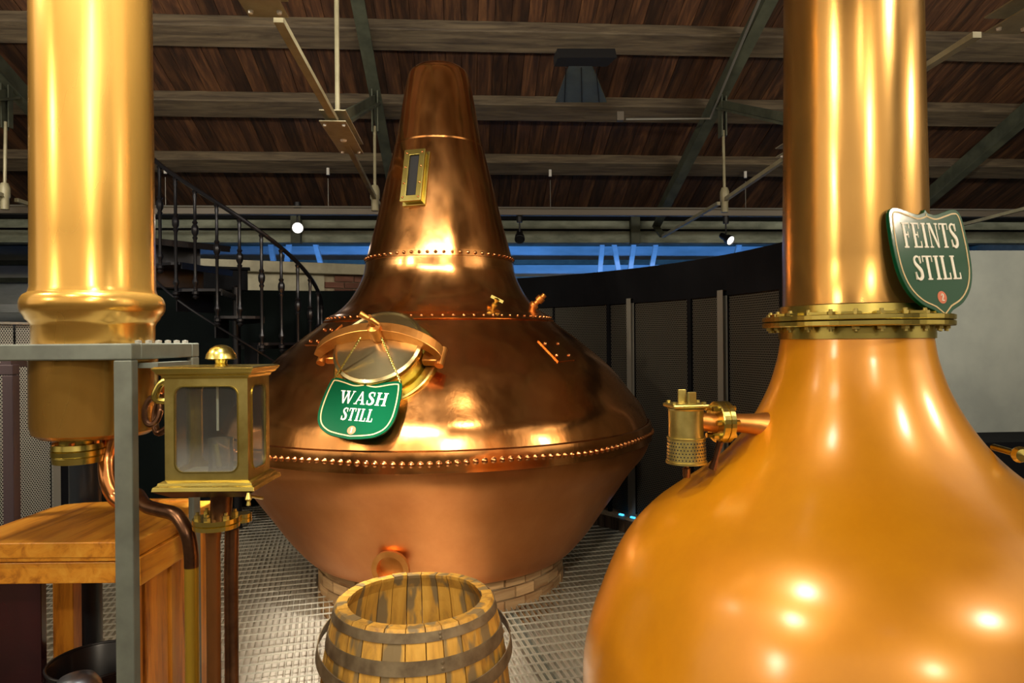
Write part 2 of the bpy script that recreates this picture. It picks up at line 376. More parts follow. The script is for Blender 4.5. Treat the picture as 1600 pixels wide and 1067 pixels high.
GL = {
 'I': (.40, stem(.115)),
 'F': (.66, stem(.1) + [rc(.1, .94, .6, 1), rc(.55, .76, .6, 1), rc(.2, .49, .45, .55), rc(.41, .40, .46, .64)]),
 'E': (.70, stem(.1) + [rc(.1, .94, .6, 1), rc(.55, .76, .6, 1), rc(.2, .49, .45, .55), rc(.41, .40, .46, .64), rc(.1, 0, .63, .06), rc(.58, 0, .64, .26)]),
 'L': (.66, stem(.1) + [rc(.1, 0, .6, .06), rc(.55, 0, .61, .28)]),
 'T': (.72, stem(.275, b=False) + [rc(.02, .94, .70, 1), rc(.02, .74, .07, 1), rc(.65, .74, .70, 1)]),
 'N': (.86, [rc(.12, 0, .18, 1), rc(.03, 0, .28, .06), rc(.68, 0, .75, 1), rc(.60, .94, .84, 1), rc(.03, .94, .25, 1), [(.10, 1), (.30, 1), (.75, 0), (.62, 0)]]),
 'S': (.60, stroke([(.49, .74), (.44, .93), (.27, .97), (.12, .86), (.15, .68), (.32, .52), (.47, .36), (.47, .14), (.29, .03), (.13, .09), (.07, .27)], [.05, .07, .1, .16, .19, .16, .09, .05]) + [rc(.47, .68, .52, .98), rc(.05, .02, .10, .33)]),
 'W': (1.16, [[(.06, 1), (.25, 1), (.44, 0), (.36, 0)], [(.36, 0), (.44, 0), (.60, .78), (.55, .88)], [(.48, 1), (.67, 1), (.84, 0), (.76, 0)], [(.76, 0), (.84, 0), (1.06, 1), (1.0, 1)], rc(-.02, .94, .33, 1), rc(.42, .94, .73, 1), rc(.92, .94, 1.14, 1)]),
 'A': (.84, [[(.40, 1), (.48, 1), (.76, 0), (.57, 0)], [(.09, 0), (.16, 0), (.46, .95), (.40, 1)], rc(.22, .30, .60, .36), rc(.0, 0, .25, .06), rc(.50, 0, .83, .06)]),
 'H': (.90, stem(.1) + stem(.60) + [rc(.2, .48, .65, .55)]),
 '1': (.5, stem(.18, b=False) + [[(.18, 1), (.35, 1), (.18, .8), (.06, .8)]]),
 '2': (.6, stroke([(.10, .72), (.16, .93), (.34, .96), (.46, .80), (.42, .60), (.24, .32), (.10, .07)], [.1, .07, .14, .17, .12, .08]) + [rc(.07, 0, .52, .13)]),
}
def text(parent, word, B, x0, y0, h, z, mat='cream', track=.06, sx=1.0, label=None):
    tot = sum(GL[c][0] for c in word)*h*sx + track*h*sx*(len(word)-1); x = x0 - tot/2
    for c in word:
        wd, polys = GL[c]; mb = MB()
        for k, p in enumerate(polys):
            area2 = sum(p[i][0]*p[(i+1) % len(p)][1]-p[(i+1) % len(p)][0]*p[i][1] for i in range(len(p)))
            if area2 < 0: p = p[::-1]
            mb.prism([(x+q[0]*h*sx, y0+q[1]*h) for q in p], B, z, z+.0016+.00004*k)
        part('letter' if c.isalpha() else 'numeral', mb, mat, parent)
        x += (wd+track)*h*sx

# ------------------------------------------------------------------ the room (its own axes, turned 3.8 degrees)
RZ = R(3.8)
ROOM = Matrix.Rotation(RZ, 4, 'Z')
def room(name, mb, mat, kind='structure', **k):
    o = part(name, mb, mat, None, ROOM, (0, 0, 0), **k)
    o['kind'] = kind; return o
B_ = .37                                     # fall of the roof per metre
def roofz(v, a): return H + a - B_*v
# roof boards
ceil = empty('ceiling', rz=RZ, kind='structure')
sl = math.atan(B_)
pb = MB(); L = 4.9/math.cos(sl); pb.box((0, 0, 0), (.146, L, .022))
pme = pb.mesh('roof_board', IDM); pme.materials.append(MC['plank'])
for i in range(122):
    u = -9.1 + .15*i; v = 6.85
    Mx = ROOM @ Matrix.Translation((u, v, roofz(v, 5.14)+random.uniform(-.006, .006))) @ Matrix.Rotation(-sl, 4, 'X')
    piece('roof_board', pme, ceil, Mx)
mb = MB(); mb.bar((0, -1.4, roofz(-1.4, 5.22)), (0, 9.4, roofz(9.4, 5.22)), 20, .04)      # backing above the boards and on towards the ridge
part('roof_deck', mb, 'plank', ceil, ROOM)
mb = MB(); mb.bar((0, -1.4, roofz(-1.4, 5.22)), (0, -8, roofz(-1.4, 5.22)-6.6*B_), 20, .04)
part('roof_deck', mb, 'plank', ceil, ROOM)
# purlins
for v in (.5, 1.8, 3.0, 4.2, 5.42, 6.33, 7.24, 8.17):
    mb = MB(); c = Vector((0, v-.12, roofz(v-.12, 5.07))); mb.box(c, (18, .26, .12), Matrix.Rotation(-sl, 3, 'X'))
    part('purlin', mb, 'purlin', ceil, ROOM, at=c, bevel=.01)
# a small dormer vent in the boards
sv = empty('roof_vent', 'grey tapering sheet-metal roof vent between two purlins above the black spotlights', 'vent', px(915, 130, 7.0))
vb = lambda x, y: px(x, y, 6.95 + (190-y)*-.012)
for pts, nm in (([(868, 160), (948, 160), (925, 103), (889, 103)], 'front_plate'),):
    mb = MB(); q = [vb(*p) for p in pts]; nrm = (q[1]-q[0]).cross(q[3]-q[0]).normalized()
    mb.add([p for p in q]+[p-nrm*.02 for p in q], [(0, 1, 2, 3), (7, 6, 5, 4), (0, 4, 5, 1), (1, 5, 6, 2), (2, 6, 7, 3), (3, 7, 4, 0)]); part(nm, mb, 'vent', sv)
mb = MB()
q = [vb(866, 104), vb(948, 104), vb(964, 90), vb(872, 90)]; d = Vector((0, .1, .12))
mb.add(q+[p+d for p in q], [(0, 1, 2, 3), (7, 6, 5, 4), (0, 4, 5, 1), (1, 5, 6, 2), (2, 6, 7, 3), (3, 7, 4, 0)]); part('hood', mb, 'dull_dark', sv)
for (x0, x1) in ((882, 881), (909, 908), (936, 934)):
    mb = MB(); mb.bar(vb(x0, 160)+Vector((0, -.012, 0)), vb(x1-(3 if x0 > 910 else -3 if x0 < 890 else 0), 106)+Vector((0, -.012, 0)), .008, .008); part('seam', mb, 'dull_dark', sv)

# trusses
def truss(u, label, first):
    t = empty('roof_truss', label, 'truss', ROOM @ Vector((u, 8.8, H+1.3)), 'green steel roof trusses', RZ)
    A = lambda v, a=4.7: Vector((u, v, roofz(v, a)))
    mb = MB(); mb.bar(A(-1, 4.80), A(8.9, 4.80), .11, .02); mb.bar(A(-1, 4.90), A(8.9, 4.90), .02, .2); part('rafter', mb, 'green_steel', t, ROOM)
    mb = MB(); mb.bar(A(6.66, 4.78), (u, 4.8, H+1.52), .09, .02); mb.bar(A(6.66, 4.78)+Vector((0, 0, .04)), (u, 4.8, H+1.56), .02, .08); part('strut', mb, 'green_steel', t, ROOM)
    for v0, v1 in ((6.5, 4.95), (8.6, 6.66)):
        mb = MB(); z1 = 1.38 if v0 < 7 else 1.30
        mb.bar((u, v0, H+(1.36 if v0 < 7 else 1.33)), (u, v1, H+(1.44 if v0 < 7 else 1.36)), .035, .035); part('tie_bar', mb, 'rod', t, ROOM)
    for v0, v1 in ((4.55, 3.2), (2.85, .4)):
        mb = MB(); mb.bar((u, v0, H+1.46), (u, v1, H+1.49), .045, .03); part('tie_bar', mb, 'rod', t, ROOM)
    for v in (4.84, 2.67):
        for z in (1.43, 1.50):
            mb = MB(); mb.box((u, v, H+z), (.17, .76, .008)); p = part('gusset_plate', mb, 'rod', t, ROOM, bevel=.002)
            if z > 1.45: continue
            for bx, by, br in ((-.06, -.32, .012), (.06, -.32, .012), (-.06, .32, .012), (.06, .32, .012), (0, .02, .024)):
                bb = MB(); bb.lathe([(.0, -.018), (br*.8, -.016), (br, -.004), (br, .006)], (u+bx, v+by, H+z), 8); part('bolt', bb, 'white_tag', p, ROOM)
        mb = MB(); mb.tube([(u, v-.2, H+1.5), (u, v-.2, roofz(v-.2, 4.8))], .016, 8); part('hanger_rod', mb, 'rod', t, ROOM)
    mb = MB(); mb.tube([(u, 6.5, H+1.4), (u, 6.52, roofz(6.5, 4.8)-.35)], .014, 8); part('hanger_rod', mb, 'rod', t, ROOM)
    mb = MB(); mb.box((u-.02, 6.54, roofz(6.5, 4.8)-.2), (.012, .1, .42)); mb.box((u+.03, 6.54, roofz(6.5, 4.8)-.2), (.012, .06, .4)); part('hanger_plate', mb, 'green_steel', t, ROOM)
    mb = MB(); mb.lathe([(.0, -.12), (.035, -.12), (.035, -.02), (.045, 0), (.045, .08), (.03, .12), (0, .12)], (u, 6.5, H+1.36), 10); part('turnbuckle', mb, 'rod', t, ROOM)
    mb = MB(); mb.bar((u, 8.6, H+1.33), (u, 8.9, H+1.5), .08, .03); part('foot_bracket', mb, 'green_steel', t, ROOM)
    return t
truss(-.85, 'green steel roof truss with cream bolted plate left of the tall still neck', True)
truss(2.52, 'green steel roof truss running down to the left of the near still pipe', False)
truss(5.9, 'green steel roof truss at the far right edge, right of the near still', False)
truss(-4.18, 'green steel roof truss at the far left edge, left of the copper column', False)
# beam at the eaves and the bay beyond it
mb = MB(); mb.box2((-9, 9.15, H+1.50), (9, 9.35, H+1.64)); mb.box2((-9, 9.2, H+1.40), (9, 9.4, H+1.52)); mb.box2((-9, 9.1, H+1.32), (9, 9.3, H+1.485))
room('trim_1', mb, 'beam', bevel=.006)
mb = MB(); mb.box2((-9, 9.06, H+1.67), (9, 9.4, H+1.9)); room('trim_6', mb, 'purlin')
mb = MB(); mb.box2((-9, 9.05, H+1.625), (9, 9.3, H+1.675)); mb.box2((-9, 9.06, H+1.478), (9, 9.3, H+1.50)); room('trim_7', mb, 'black')
for u in (-2.2, 2.27):
    mb = MB(); mb.box2((u-.06, 9.0, H+1.3), (u+.06, 9.12, H+1.66)); room('trim_2', mb, 'green_steel')
mb = MB(); mb.box2((-9, 11.6, -.4), (9, 11.8, H+3.4)); room('wall_far', mb, 'farwall')
mb = MB()
for z in (1.02, 1.30, 1.62): mb.box2((-9, 11.42, H+z), (9, 11.6, H+z+.07))
room('trim_3', mb, 'green_steel')
ft = empty('far_roof_truss', 'thin roof truss with raking struts in the blue-lit bay beyond the eaves beam', 'truss', ROOM @ Vector((0, 10.55, H+1.0)), None, RZ)
for x0, y0, x1, y1 in [(958, 382, 972, 418), (992, 380, 980, 416), (1027, 380, 1012, 412), (942, 380, 934, 425), (453, 378, 443, 418), (421, 378, 434, 412), (489, 376, 512, 414), (1158, 380, 1140, 400)]:
    mb = MB(); mb.bar(px(x0, y0-10, 10.6), px(x1, y1+40, 10.6), .07, .07, (0, 1, 0)); part('strut', mb, 'farwall', ft)
for z in (.55, 1.62):
    mb = MB(); mb.box((0, 10.55, H+z), (17.5, .1, .12)); part('chord', mb, 'farwall', ft, ROOM)
# side and rear walls
def wallbox(name, a, b, mat='wall'): mb = MB(); mb.box2(a, b); return room(name, mb, mat)
wallbox('wall_left', (-9, -8, -.4), (-8.8, 11.6, 7.5), 'plaster'); wallbox('wall_right', (9, -8, -.4), (9.2, 11.6, 7.5), 'plaster')
wallbox('wall_rear', (-9, -8, -.4), (9, -7.8, 7.5), 'plaster')
wallbox('wall_back_right', (3.3, 7.0, -.4), (8.8, 7.15, H+.935)); wallbox('wall_back_left', (-8.8, 6.9, -.4), (-5.0, 7.05, H+.90))
wallbox('trim_4', (4.4, 6.3, -.3), (8.8, 6.98, H-1.02), 'black')        # low black case against the right wall
# concrete under the grating
mb = MB(); mb.box2((-9, -8, -.26), (9, 11.6, -.16)); room('floor', mb, 'concrete')
# grating: every bearing bar and cross rod is a bar of its own
GRZ = R(15); GR = Matrix.Rotation(GRZ, 4, 'Z')
gr = empty('floor_grating', None, None, (0, 0, 0), None, GRZ, 'structure')
cx, cy = -.535, 5.13                                             # axis of the far still
brr = .905
gc = GR.inverted() @ Vector((cx, cy, 0))
mb = MB(); mb.box((0, 0, 0), (1, 1, 1)); unit = {}
for k, m in (('bearing_bar', 'grate'), ('cross_rod', 'grate')):
    me = mb.mesh(k, IDM); me.materials.append(MC[m]); unit[k] = me
def bars(name, fixed, lo, hi, axis, wdt, hgt, z):
    segs = [(lo, hi)]; g0 = gc[axis]; off = fixed - g0
    if abs(off) < brr+.01:
        c = gc[1-axis]; h = math.sqrt((brr+.01)**2-off*off); segs = [(lo, c-h), (c+h, hi)]
    for a, b in segs:
        if b-a < .05: continue
        m = (a+b)/2
        if axis == 0: T = Matrix.Translation((fixed, m, z)) @ Matrix.Diagonal((wdt, b-a, hgt, 1))
        else: T = Matrix.Translation((m, fixed, z)) @ Matrix.Diagonal((b-a, wdt, hgt, 1))
        piece(name, unit[name], gr, GR @ T)
nb = 0
for i in range(230):
    fixed = -2.9 + .0375*i; nb += 1
    if fixed > 4.6: break
    bars('bearing_bar', fixed, 1.6, 8.2, 0, .004, .028, -.014)
for i in range(66): bars('cross_rod', 1.65+.1*i, -2.95, 4.6, 1, .007, .007, .001)
for fixed in (-1.9, 1.1, 2.6):
    mb = MB(); mb.bar((fixed, 1.6, -.055), (fixed, 8.2, -.055), .05, .05); part('support_joist', mb, 'steel_frame', gr, GR)

# ------------------------------------------------------------------ curved partition
PC = Vector((-1.55, 3.9, 0)); PR = 3.37
def parc(x, extra=0.0):                                          # angle on the partition circle seen at pixel column x
    d = ray(x, 560); d.z = 0; d.normalize(); o = -PC; r = PR+extra
    b = o.dot(d); c = o.dot(o)-r*r; t = -b+math.sqrt(b*b-c); p = d*t - PC
    return math.atan2(p.y, p.x)
def cyl(a0, a1, r0, r1, z0, z1, n=24):
    mb = MB(); mb.lathe([(r0, z0), (r1, z0), (r1, z1), (r0, z1), (r0, z0)], PC, n, None, False, a0, a1); return mb
a_r, a_l = R(-8), parc(-160)
aA = parc(118)
zt, zb_, zf = 2.335, .14, 2.03
part_wall = empty('wall_back', kind='structure', loc=PC)
part('fascia', cyl(a_r, parc(690), PR, PR+.05, zf, zt, 40), 'black', part_wall)
part('dark_boarding', cyl(parc(690), aA, PR, PR+.05, .02, 2.255, 40), 'black_green', part_wall)
part('sill', cyl(a_r, parc(700), PR-.04, PR+.10, .11, .14, 40), 'mortar', part_wall)
def perf_panel(a0, a1, z0, z1, mat, r=PR+.02, name='perforated_panel'):
    n = max(4, int(abs(a1-a0)*r/.12)); me = bpy.data.meshes.new(name); vs = []; fs = []
    for i in range(n+1):
        a = a0+(a1-a0)*i/n
        for z in (z0, z1): vs.append((r*math.cos(a), r*math.sin(a), z))
    fs = [(2*i, 2*i+1, 2*i+3, 2*i+2) for i in range(n)]
    me.from_pydata(vs, [], fs); uvl = me.uv_layers.new()
    for p in me.polygons:
        for li in p.loop_indices:
            vi = me.loops[li].vertex_index; uvl.data[li].uv = ((a0+(a1-a0)*(vi//2)/n)*r, vs[vi][2])
    me.materials.append(MC[mat]); o = bpy.data.objects.new(name, me); C.objects.link(o); o.parent = part_wall; WM[o.name] = WM[part_wall.name].copy(); return o
edges = [700, 868, 949, 954, 986, 1075, 1081, 1130]
segs = [(700, 864), (866, 948), (953, 984), (991, 1074), (1080, 1128), (1137, 1218)]
for x0, x1 in segs: perf_panel(parc(x1), parc(x0), .15, 2.035, 'perf_dark')
perf_panel(a_r, parc(1224), .15, 2.035, 'perf_dark')
for x0, x1 in ((984, 991), (1128, 1137)):
    part('post', cyl(parc(x1), parc(x0), PR-.04, PR+.0, .14, 2.07, 2), 'post', part_wall, bevel=.004)
for x0, x1 in ((948, 953), (1074, 1080), (864, 866), (1218, 1224)):
    part('post', cyl(parc(x1), parc(x0), PR+.0, PR+.02, .14, 2.04, 2), 'black', part_wall)
part('backing', cyl(a_r, parc(690), PR+.18, PR+.2, .0, 2.3, 40), 'black', part_wall)
# lit pale panels on the left
zl = 1.885
for x0, x1 in ((-150, -60), (-58, 22), (26, 78)): perf_panel(parc(x1), parc(x0), .14, zl, 'perf_light')
perf_panel(parc(84), parc(79), .14, zl, 'perf_light', PR-.01)
part('post', cyl(parc(92), parc(80), PR-.02, PR+.02, .1, zl, 2), 'post', part_wall)
part('backing', cyl(parc(90), a_l, PR+.14, PR+.16, 0, zl-.02, 20), 'dull_dark', part_wall)
part('cap_rail', cyl(parc(92), a_l, PR-.02, PR+.04, zl, zl+.02, 20), 'post', part_wall)
part('corner_board', cyl(parc(120), parc(92), PR-.01, PR+.05, .02, zl+.15, 4), 'black', part_wall)
# brick kerb under the dark panels: soldier bricks
kb = MB(); kb.box((0, 0, 0), (.07, .06, .105)); kme = kb.mesh('brick', IDM); kme.materials.append(MC['brick_dark'])
kerb = empty('trim_5', kind='structure', loc=PC); a0, a1 = parc(1110), parc(860); n = int((a1-a0)*(PR-.03)/.078)
part('mortar_core', cyl(a0, a1, PR+.0, PR+.06, 0, .109, 30), 'mortar', kerb)
for i in range(n):
    a = a0+(a1-a0)*(i+.5)/n
    piece('brick', kme, kerb, Matrix.Translation(PC+Vector(((PR-.02)*math.cos(a), (PR-.02)*math.sin(a), .054))) @ Matrix.Rotation(a-PI/2, 4, 'Z'))
for x in (974, 992):
    a = parc(x); mb = MB(); mb.box((0, 0, 0), (.045, .02, .012)); B = Matrix.Translation(PC+Vector(((PR-.045)*math.cos(a), (PR-.045)*math.sin(a), .15))) @ Matrix.Rotation(a-PI/2, 4, 'Z')
    o = part('blue_floor_lamp', mb, 'blue_led', None, B, (0, 0, 0)); tag(o, ('left' if x < 980 else 'right')+'-hand one of two tiny blue lamps low on the brick kerb', 'lamp', 'blue lamps on the brick kerb')
# brick and plaster wall behind the stair
lw = empty('wall_back_brick', kind='structure', loc=(-1.0, 9.0, 0))
W0, W1 = Vector((-.9, 8.95, 0)), Vector((-4.6, 7.35, 0)); wd = (W1-W0).normalized(); wn = Vector((wd.y, -wd.x, 0))
if wn.y > 0: wn = -wn
mb = MB(); mb.bar(W0+Vector((0, 0, 1.27))-wn*.1, W1+Vector((0, 0, 1.27))-wn*.1, .2, 2.54); part('core', mb, 'mortar', lw)
mb = MB(); mb.bar(W0+Vector((0, 0, 2.60)), W1+Vector((0, 0, 2.60)), .3, .13); part('coping', mb, 'plaster', lw, bevel=.01)
mb = MB(); mb.bar(W0+wd*1.52+Vector((0, 0, 2.30))+wn*.02, W1+Vector((0, 0, 2.30))+wn*.02, .04, .48); part('plaster_coat', mb, 'plaster', lw)
kb = MB(); kb.box((0, 0, 0), (.225, .05, .068)); kme = kb.mesh('brick', IDM); kme.materials.append(MC['brick_red'])
wa = math.atan2(wd.y, wd.x)
for r_ in range(5):
    for i in range(7):
        s = .1+.236*i+(.118 if r_ % 2 else 0)
        if s > 1.5: continue
        piece('brick', kme, lw, Matrix.Translation(W0+wd*s+wn*.012+Vector((0, 0, 2.49-.079*r_))) @ Matrix.Rotation(wa, 4, 'Z'))

# ------------------------------------------------------------------ lighting track with its heads
tr = empty('lighting_track', 'long grey lighting track hung on thin wires across the far end of the roof', 'track', ROOM @ Vector((0, 8, H+1.5)), None, RZ)
mb = MB(); mb.box2((-6, 7.97, H+1.48), (7.5, 8.05, H+1.55)); part('channel', mb, 'track', tr, ROOM, bevel=.004)
mb = MB(); mb.tube([(-6, 7.96, H+1.565), (7.5, 7.96, H+1.565)], .010, 8); part('conduit', mb, 'post', tr, ROOM)
for u in (-3.4, -1.58, 1.0, 3.36, 5.6):
    mb = MB(); mb.tube([(u, 8.0, H+1.55), (u, 8.0, H+1.9)], .004, 5); wq = part('suspension_wire', mb, 'post', tr, ROOM)
    mb = MB(); mb.tube([(u, 8.0, H+1.94), (u, 8.0, H+2.02)], .018, 8); part('wire_grip', mb, 'white_tag', wq, ROOM)
def lamp_head(p, aim, label, group, lit=False, s=1.0, ztop=None):
    """track spotlight: adapter, yoke, finned barrel, rim, lens"""
    d = (Vector(aim)-Vector(p)).normalized(); p = Vector(p); t = empty('spotlight', label, 'spotlight', p+Vector((0, 0, .2*s)), group)
    B = frame(d); back = p - d*.16*s
    mb = MB(); mb.lathe([(0, -.16*s), (.03*s, -.16*s), (.035*s, -.13*s), (.035*s, -.08*s), (.05*s, -.06*s), (.055*s, .0), (.05*s, .005*s), (.042*s, -.01*s)], p, 16, B); part('barrel', mb, 'lamp', t)
    mb = MB(); mb.lathe([(0, -.008*s), (.043*s, -.008*s)], p, 16, B); part('lens', mb, 'bulb' if lit else 'dull_dark', t)
    top = p - d*.08*s + Vector((0, 0, .2*s))
    if ztop: top.z = ztop
    mb = MB(); mb.tube([p-d*.08*s, top], .009*s, 8); part('stem', mb, 'lamp', t)
    mb = MB(); mb.lathe([(0, -.06*s), (.03*s, -.06*s), (.034*s, -.03*s), (.034*s, .04*s), (0, .04*s)], top, 12); part('adapter', mb, 'lamp', t)
    return t
lamp_head(px(465, 356, 7.85), (0, .5, 2.0), 'lit round white spotlight hanging over the spiral stair', 'spotlights on the far track', True, 1.25)
lamp_head(px(812, 374, 8.03), px(812, 450, 7.3), 'dark downward-pointing spotlight just right of the tall still neck', 'spotlights on the far track', False, 1.1)
lamp_head(px(1142, 376, 8.14), px(1170, 392, 7.9), 'black spotlight tilted to the right with glowing face, above the curved black wall', 'spotlights on the far track', True, 1.1, H+1.46)
AIMS = ['the left flank of the near still', 'the right flank of the near still', 'the left copper column', 'the near still pipe from the far left', 'the left side of the far still', 'the shoulder of the far still', 'the front of the far still', 'the right side of the far still', 'the open cask', 'the bright patch of floor grating', 'the grey wall at the right', 'the pale perforated panels at the left']
for i, (p, a) in enumerate(LAMPS):
    d = (a-p).normalized()
    lamp_head(p-d*.07, a, 'black overhead spotlight aimed at '+AIMS[i], 'spotlights over the stills', True, .9)

# ------------------------------------------------------------------ stills: profile from silhouettes
def profile(Cc, pts):
    az = math.atan2(Cc[0], Cc[1]); D = math.hypot(*Cc); out = []
    for x, y in pts:
        d = ray(x, y); a = math.atan(d.x); ha = abs(a-az); r = D*math.sin(ha); Y = D*math.cos(ha)*math.cos(a)
        out.append((r, H + d.z*Y))
    return out
def hit(Cc, prof, x, y):
    """first point of the lathe surface on the ray through a pixel, with its normal"""
    d = ray(x, y); best = None; last = None
    def rad(z):
        for i in range(len(prof)-1):
            (r0, z0), (r1, z1) = prof[i], prof[i+1]
            if min(z0, z1) <= z <= max(z0, z1) and z0 != z1: return r0+(r1-r0)*(z-z0)/(z1-z0), (r1-r0)/(z1-z0)
        return None
    t = .5
    while t < 12:
        p = Vector((d.x*t, t, H+d.z*t)); q = rad(p.z)
        if q:
            rr = math.hypot(p.x-Cc[0], p.y-Cc[1])
            if rr <= q[0]:
                n = Vector(((p.x-Cc[0])/rr, (p.y-Cc[1])/rr, -q[1])).normalized(); return p, n
        t += .002
    return None
CW = (cx, cy)
wp = profile(CW, [(727, 114), (733, 124), (741, 162), (752, 220), (769, 286), (785, 350), (800, 404), (806, 432), (819, 458), (835, 478), (856, 494)])
wp = [(0, wp[0][1]+.035), (wp[0][0]*.72, wp[0][1]+.03)] + wp
wp2 = profile(CW, [(871, 507), (905, 532), (952, 572), (985, 612), (1004, 637), (1016, 668)])
neck = smooth_curve([(r, 0, z) for r, z in wp], 5); neck = [(q.x, q.z) for q in neck]
body = smooth_curve([(r, 0, z) for r, z in wp2], 6); body = [(q.x, q.z) for q in body]
lowp = [(wp2[-1][0], wp2[-1][1]-.07)] + [(wp2[-1][0]-.035, wp2[-1][1]-.17)]+profile(CW, [(985, 733), (968, 757), (948, 784), (920, 822), (892, 850)])
lowp += [(brr-.0, .23), (brr-.12, .20)]
low = smooth_curve([(r, 0, z) for r, z in lowp], 5); low = [(q.x, q.z) for q in low]
print('WASH', [(round(a, 2), round(b, 2)) for a, b in wp+wp2+lowp])
wash = empty('wash_still', 'large reddish copper pot still with tall tapering neck, standing on a round brick base', 'still', (cx, cy, .19))
N = 96
mb = MB(); mb.lathe(neck, (cx, cy, 0), N); part('neck', mb, 'wash', wash)
mb = MB(); mb.lathe([neck[-1]]+body, (cx, cy, 0), N); part('shoulder', mb, 'wash', wash)
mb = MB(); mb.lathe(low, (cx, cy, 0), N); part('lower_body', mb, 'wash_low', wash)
rb, zbt = body[-1]
beltm = MB(); beltm.lathe([(rb-.01, zbt+.045), (rb+.006, zbt+.038), (rb+.014, zbt), (rb+.010, zbt-.05), (rb+.012, zbt-.075), (rb-.004, zbt-.08)], (cx, cy, 0), N); belt = part('belt_seam', beltm, 'wash', wash)
def rivmesh(r, name='rivet'):
    m = MB(); m.lathe([(r*1.25, -.002), (r*1.2, r*.15), (r, r*.3), (r*.72, r*.72), (r*.3, r*.93), (0, r)], (0, 0, 0), 8); me = m.mesh(name, IDM); me.materials.append(MC['rivet']); return me
rm = rivmesh(.015); camdir = math.atan2(-cy, -cx)
for i in range(200):
    a = 2*PI*i/200; n = Vector((math.cos(a), math.sin(a), .05)).normalized()
    piece('rivet', rm, belt, M4((cx+(rb+.012)*math.cos(a), cy+(rb+.012)*math.sin(a), zbt-.020+.006*math.sin(a*9)), frame(n)))
def rad_at(prof, z):
    for i in range(len(prof)-1):
        if min(prof[i][1], prof[i+1][1]) <= z <= max(prof[i][1], prof[i+1][1]) and prof[i][1] != prof[i+1][1]:
            return prof[i][0]+(prof[i+1][0]-prof[i][0])*(z-prof[i][1])/(prof[i+1][1]-prof[i][1])
def seam(name, r, z, cnt, rr, lean):
    m = MB(); sl_ = rad_at(neck, z-.02)-rad_at(neck, z+.02) if z > zs+.05 else .05; m.lathe([(r-.004-sl_*.6, z+.024), (r+.003-sl_*.55, z+.022), (r+.003+sl_*.55, z-.022), (r-.006+sl_*.6, z-.026)], (cx, cy, 0), N); s = part(name, m, 'wash', wash); me = rivmesh(rr)
    for i in range(cnt):
        a = 2*PI*i/cnt; d = (a-camdir+PI) % (2*PI)-PI
        if abs(d) > R(115): continue
        n = Vector((math.cos(a), math.sin(a), lean)).normalized()
        piece('rivet', me, s, M4((cx+(r+.006)*math.cos(a), cy+(r+.006)*math.sin(a), z), frame(n)))
rs, zs = neck[-1]
seam('shoulder_seam', rs+.02, zs-.012, 78, .008, .9)
def rad_at(prof, z):
    for i in range(len(prof)-1):
        if min(prof[i][1], prof[i+1][1]) <= z <= max(prof[i][1], prof[i+1][1]) and prof[i][1] != prof[i+1][1]:
            return prof[i][0]+(prof[i+1][0]-prof[i][0])*(z-prof[i][1])/(prof[i+1][1]-prof[i][1])
zw = wp[8][1]
zw = H + ray(693, 394).z*(cy-.5); seam('neck_seam', rad_at(neck, zw)+.002, zw, 62, .010, .2)
zu = H + ray(693, 214).z*(cy-.3); m = MB(); ru = rad_at(neck, zu); m.lathe([(ru-.004, zu+.008), (ru+.0015, zu+.006), (ru+.002, zu-.006), (ru-.003, zu-.008)], (cx, cy, 0), 64); part('upper_seam', m, 'wash', wash)
# sight glass on the neck
p, n = hit(CW, neck, 651, 280); up = Vector((0, 0, 1)); B = frame(n, up.cross(n)); F4 = M4(p, B)
def rframe(w_, h_, t, z0, z1, S4):
    m = MB(); o = [(-w_/2, -h_/2), (w_/2, -h_/2), (w_/2, h_/2), (-w_/2, h_/2)]; i = [(-w_/2+t, -h_/2+t), (w_/2-t, -h_/2+t), (w_/2-t, h_/2-t), (-w_/2+t, h_/2-t)]
    m.ribbon(o, i, S4, z0, z1); return m
sg = part('sight_glass_base', rframe(.17, .40, .05, -.03, .012, F4), 'brass', wash, bevel=.003)
part('sight_glass_collar', rframe(.135, .36, .028, .0, .055, F4), 'brass', sg, bevel=.002)
part('sight_glass_frame', rframe(.155, .385, .042, .055, .072, F4), 'brass', sg, bevel=.003)
mb = MB(); mb.box((0, 0, .05), (.09, .31, .008)); mb.v = [F4 @ q for q in mb.v]; part('pane', mb, 'dull_dark', sg)
sgr = rivmesh(.007, 'stud')
for X in (-.058, .058):
    for Y in (-.165, -.06, .06, .165): piece('stud', sgr, sg, F4 @ Matrix.Translation((X, Y, .072)))
# manway
p, n = hit(CW, [neck[-1]]+body, 603, 566); n = (n+Vector((-.05, -.14, -.10))).normalized()
B = frame(n, Vector((1, -.25, 0))); F4 = M4(p, B) @ Matrix.Scale(.90, 4)
def L4(m): m.v = [F4 @ q for q in m.v]; return m
mw = part('manway_flange', L4(MB().lathe([(.30, -.06), (.345, -.05), (.345, .012), (.335, .02), (.29, .02), (.275, .0)], (0, 0, 0), 48)), 'brass', wash)
part('manway_neck', L4(MB().lathe([(.275, -.03), (.272, .12), (.286, .125), (.29, .15), (.286, .16)], (0, 0, 0), 48)), 'brass', mw)
part('manway_lid', L4(MB().lathe([(.286, .16), (.29, .172), (.272, .182), (.262, .172), (.15, .178), (.05, .188), (0, .19)], (0, 0, 0), 48)), 'lid', mw)
mb = MB(); top = smooth_curve([(-.41, -.03, .13), (-.37, .0, .16), (-.26, .04, .20), (-.1, .07, .225), (.1, .07, .225), (.26, .04, .20), (.37, .0, .16), (.41, -.03, .13)], 4)
vs = []; hw = .035
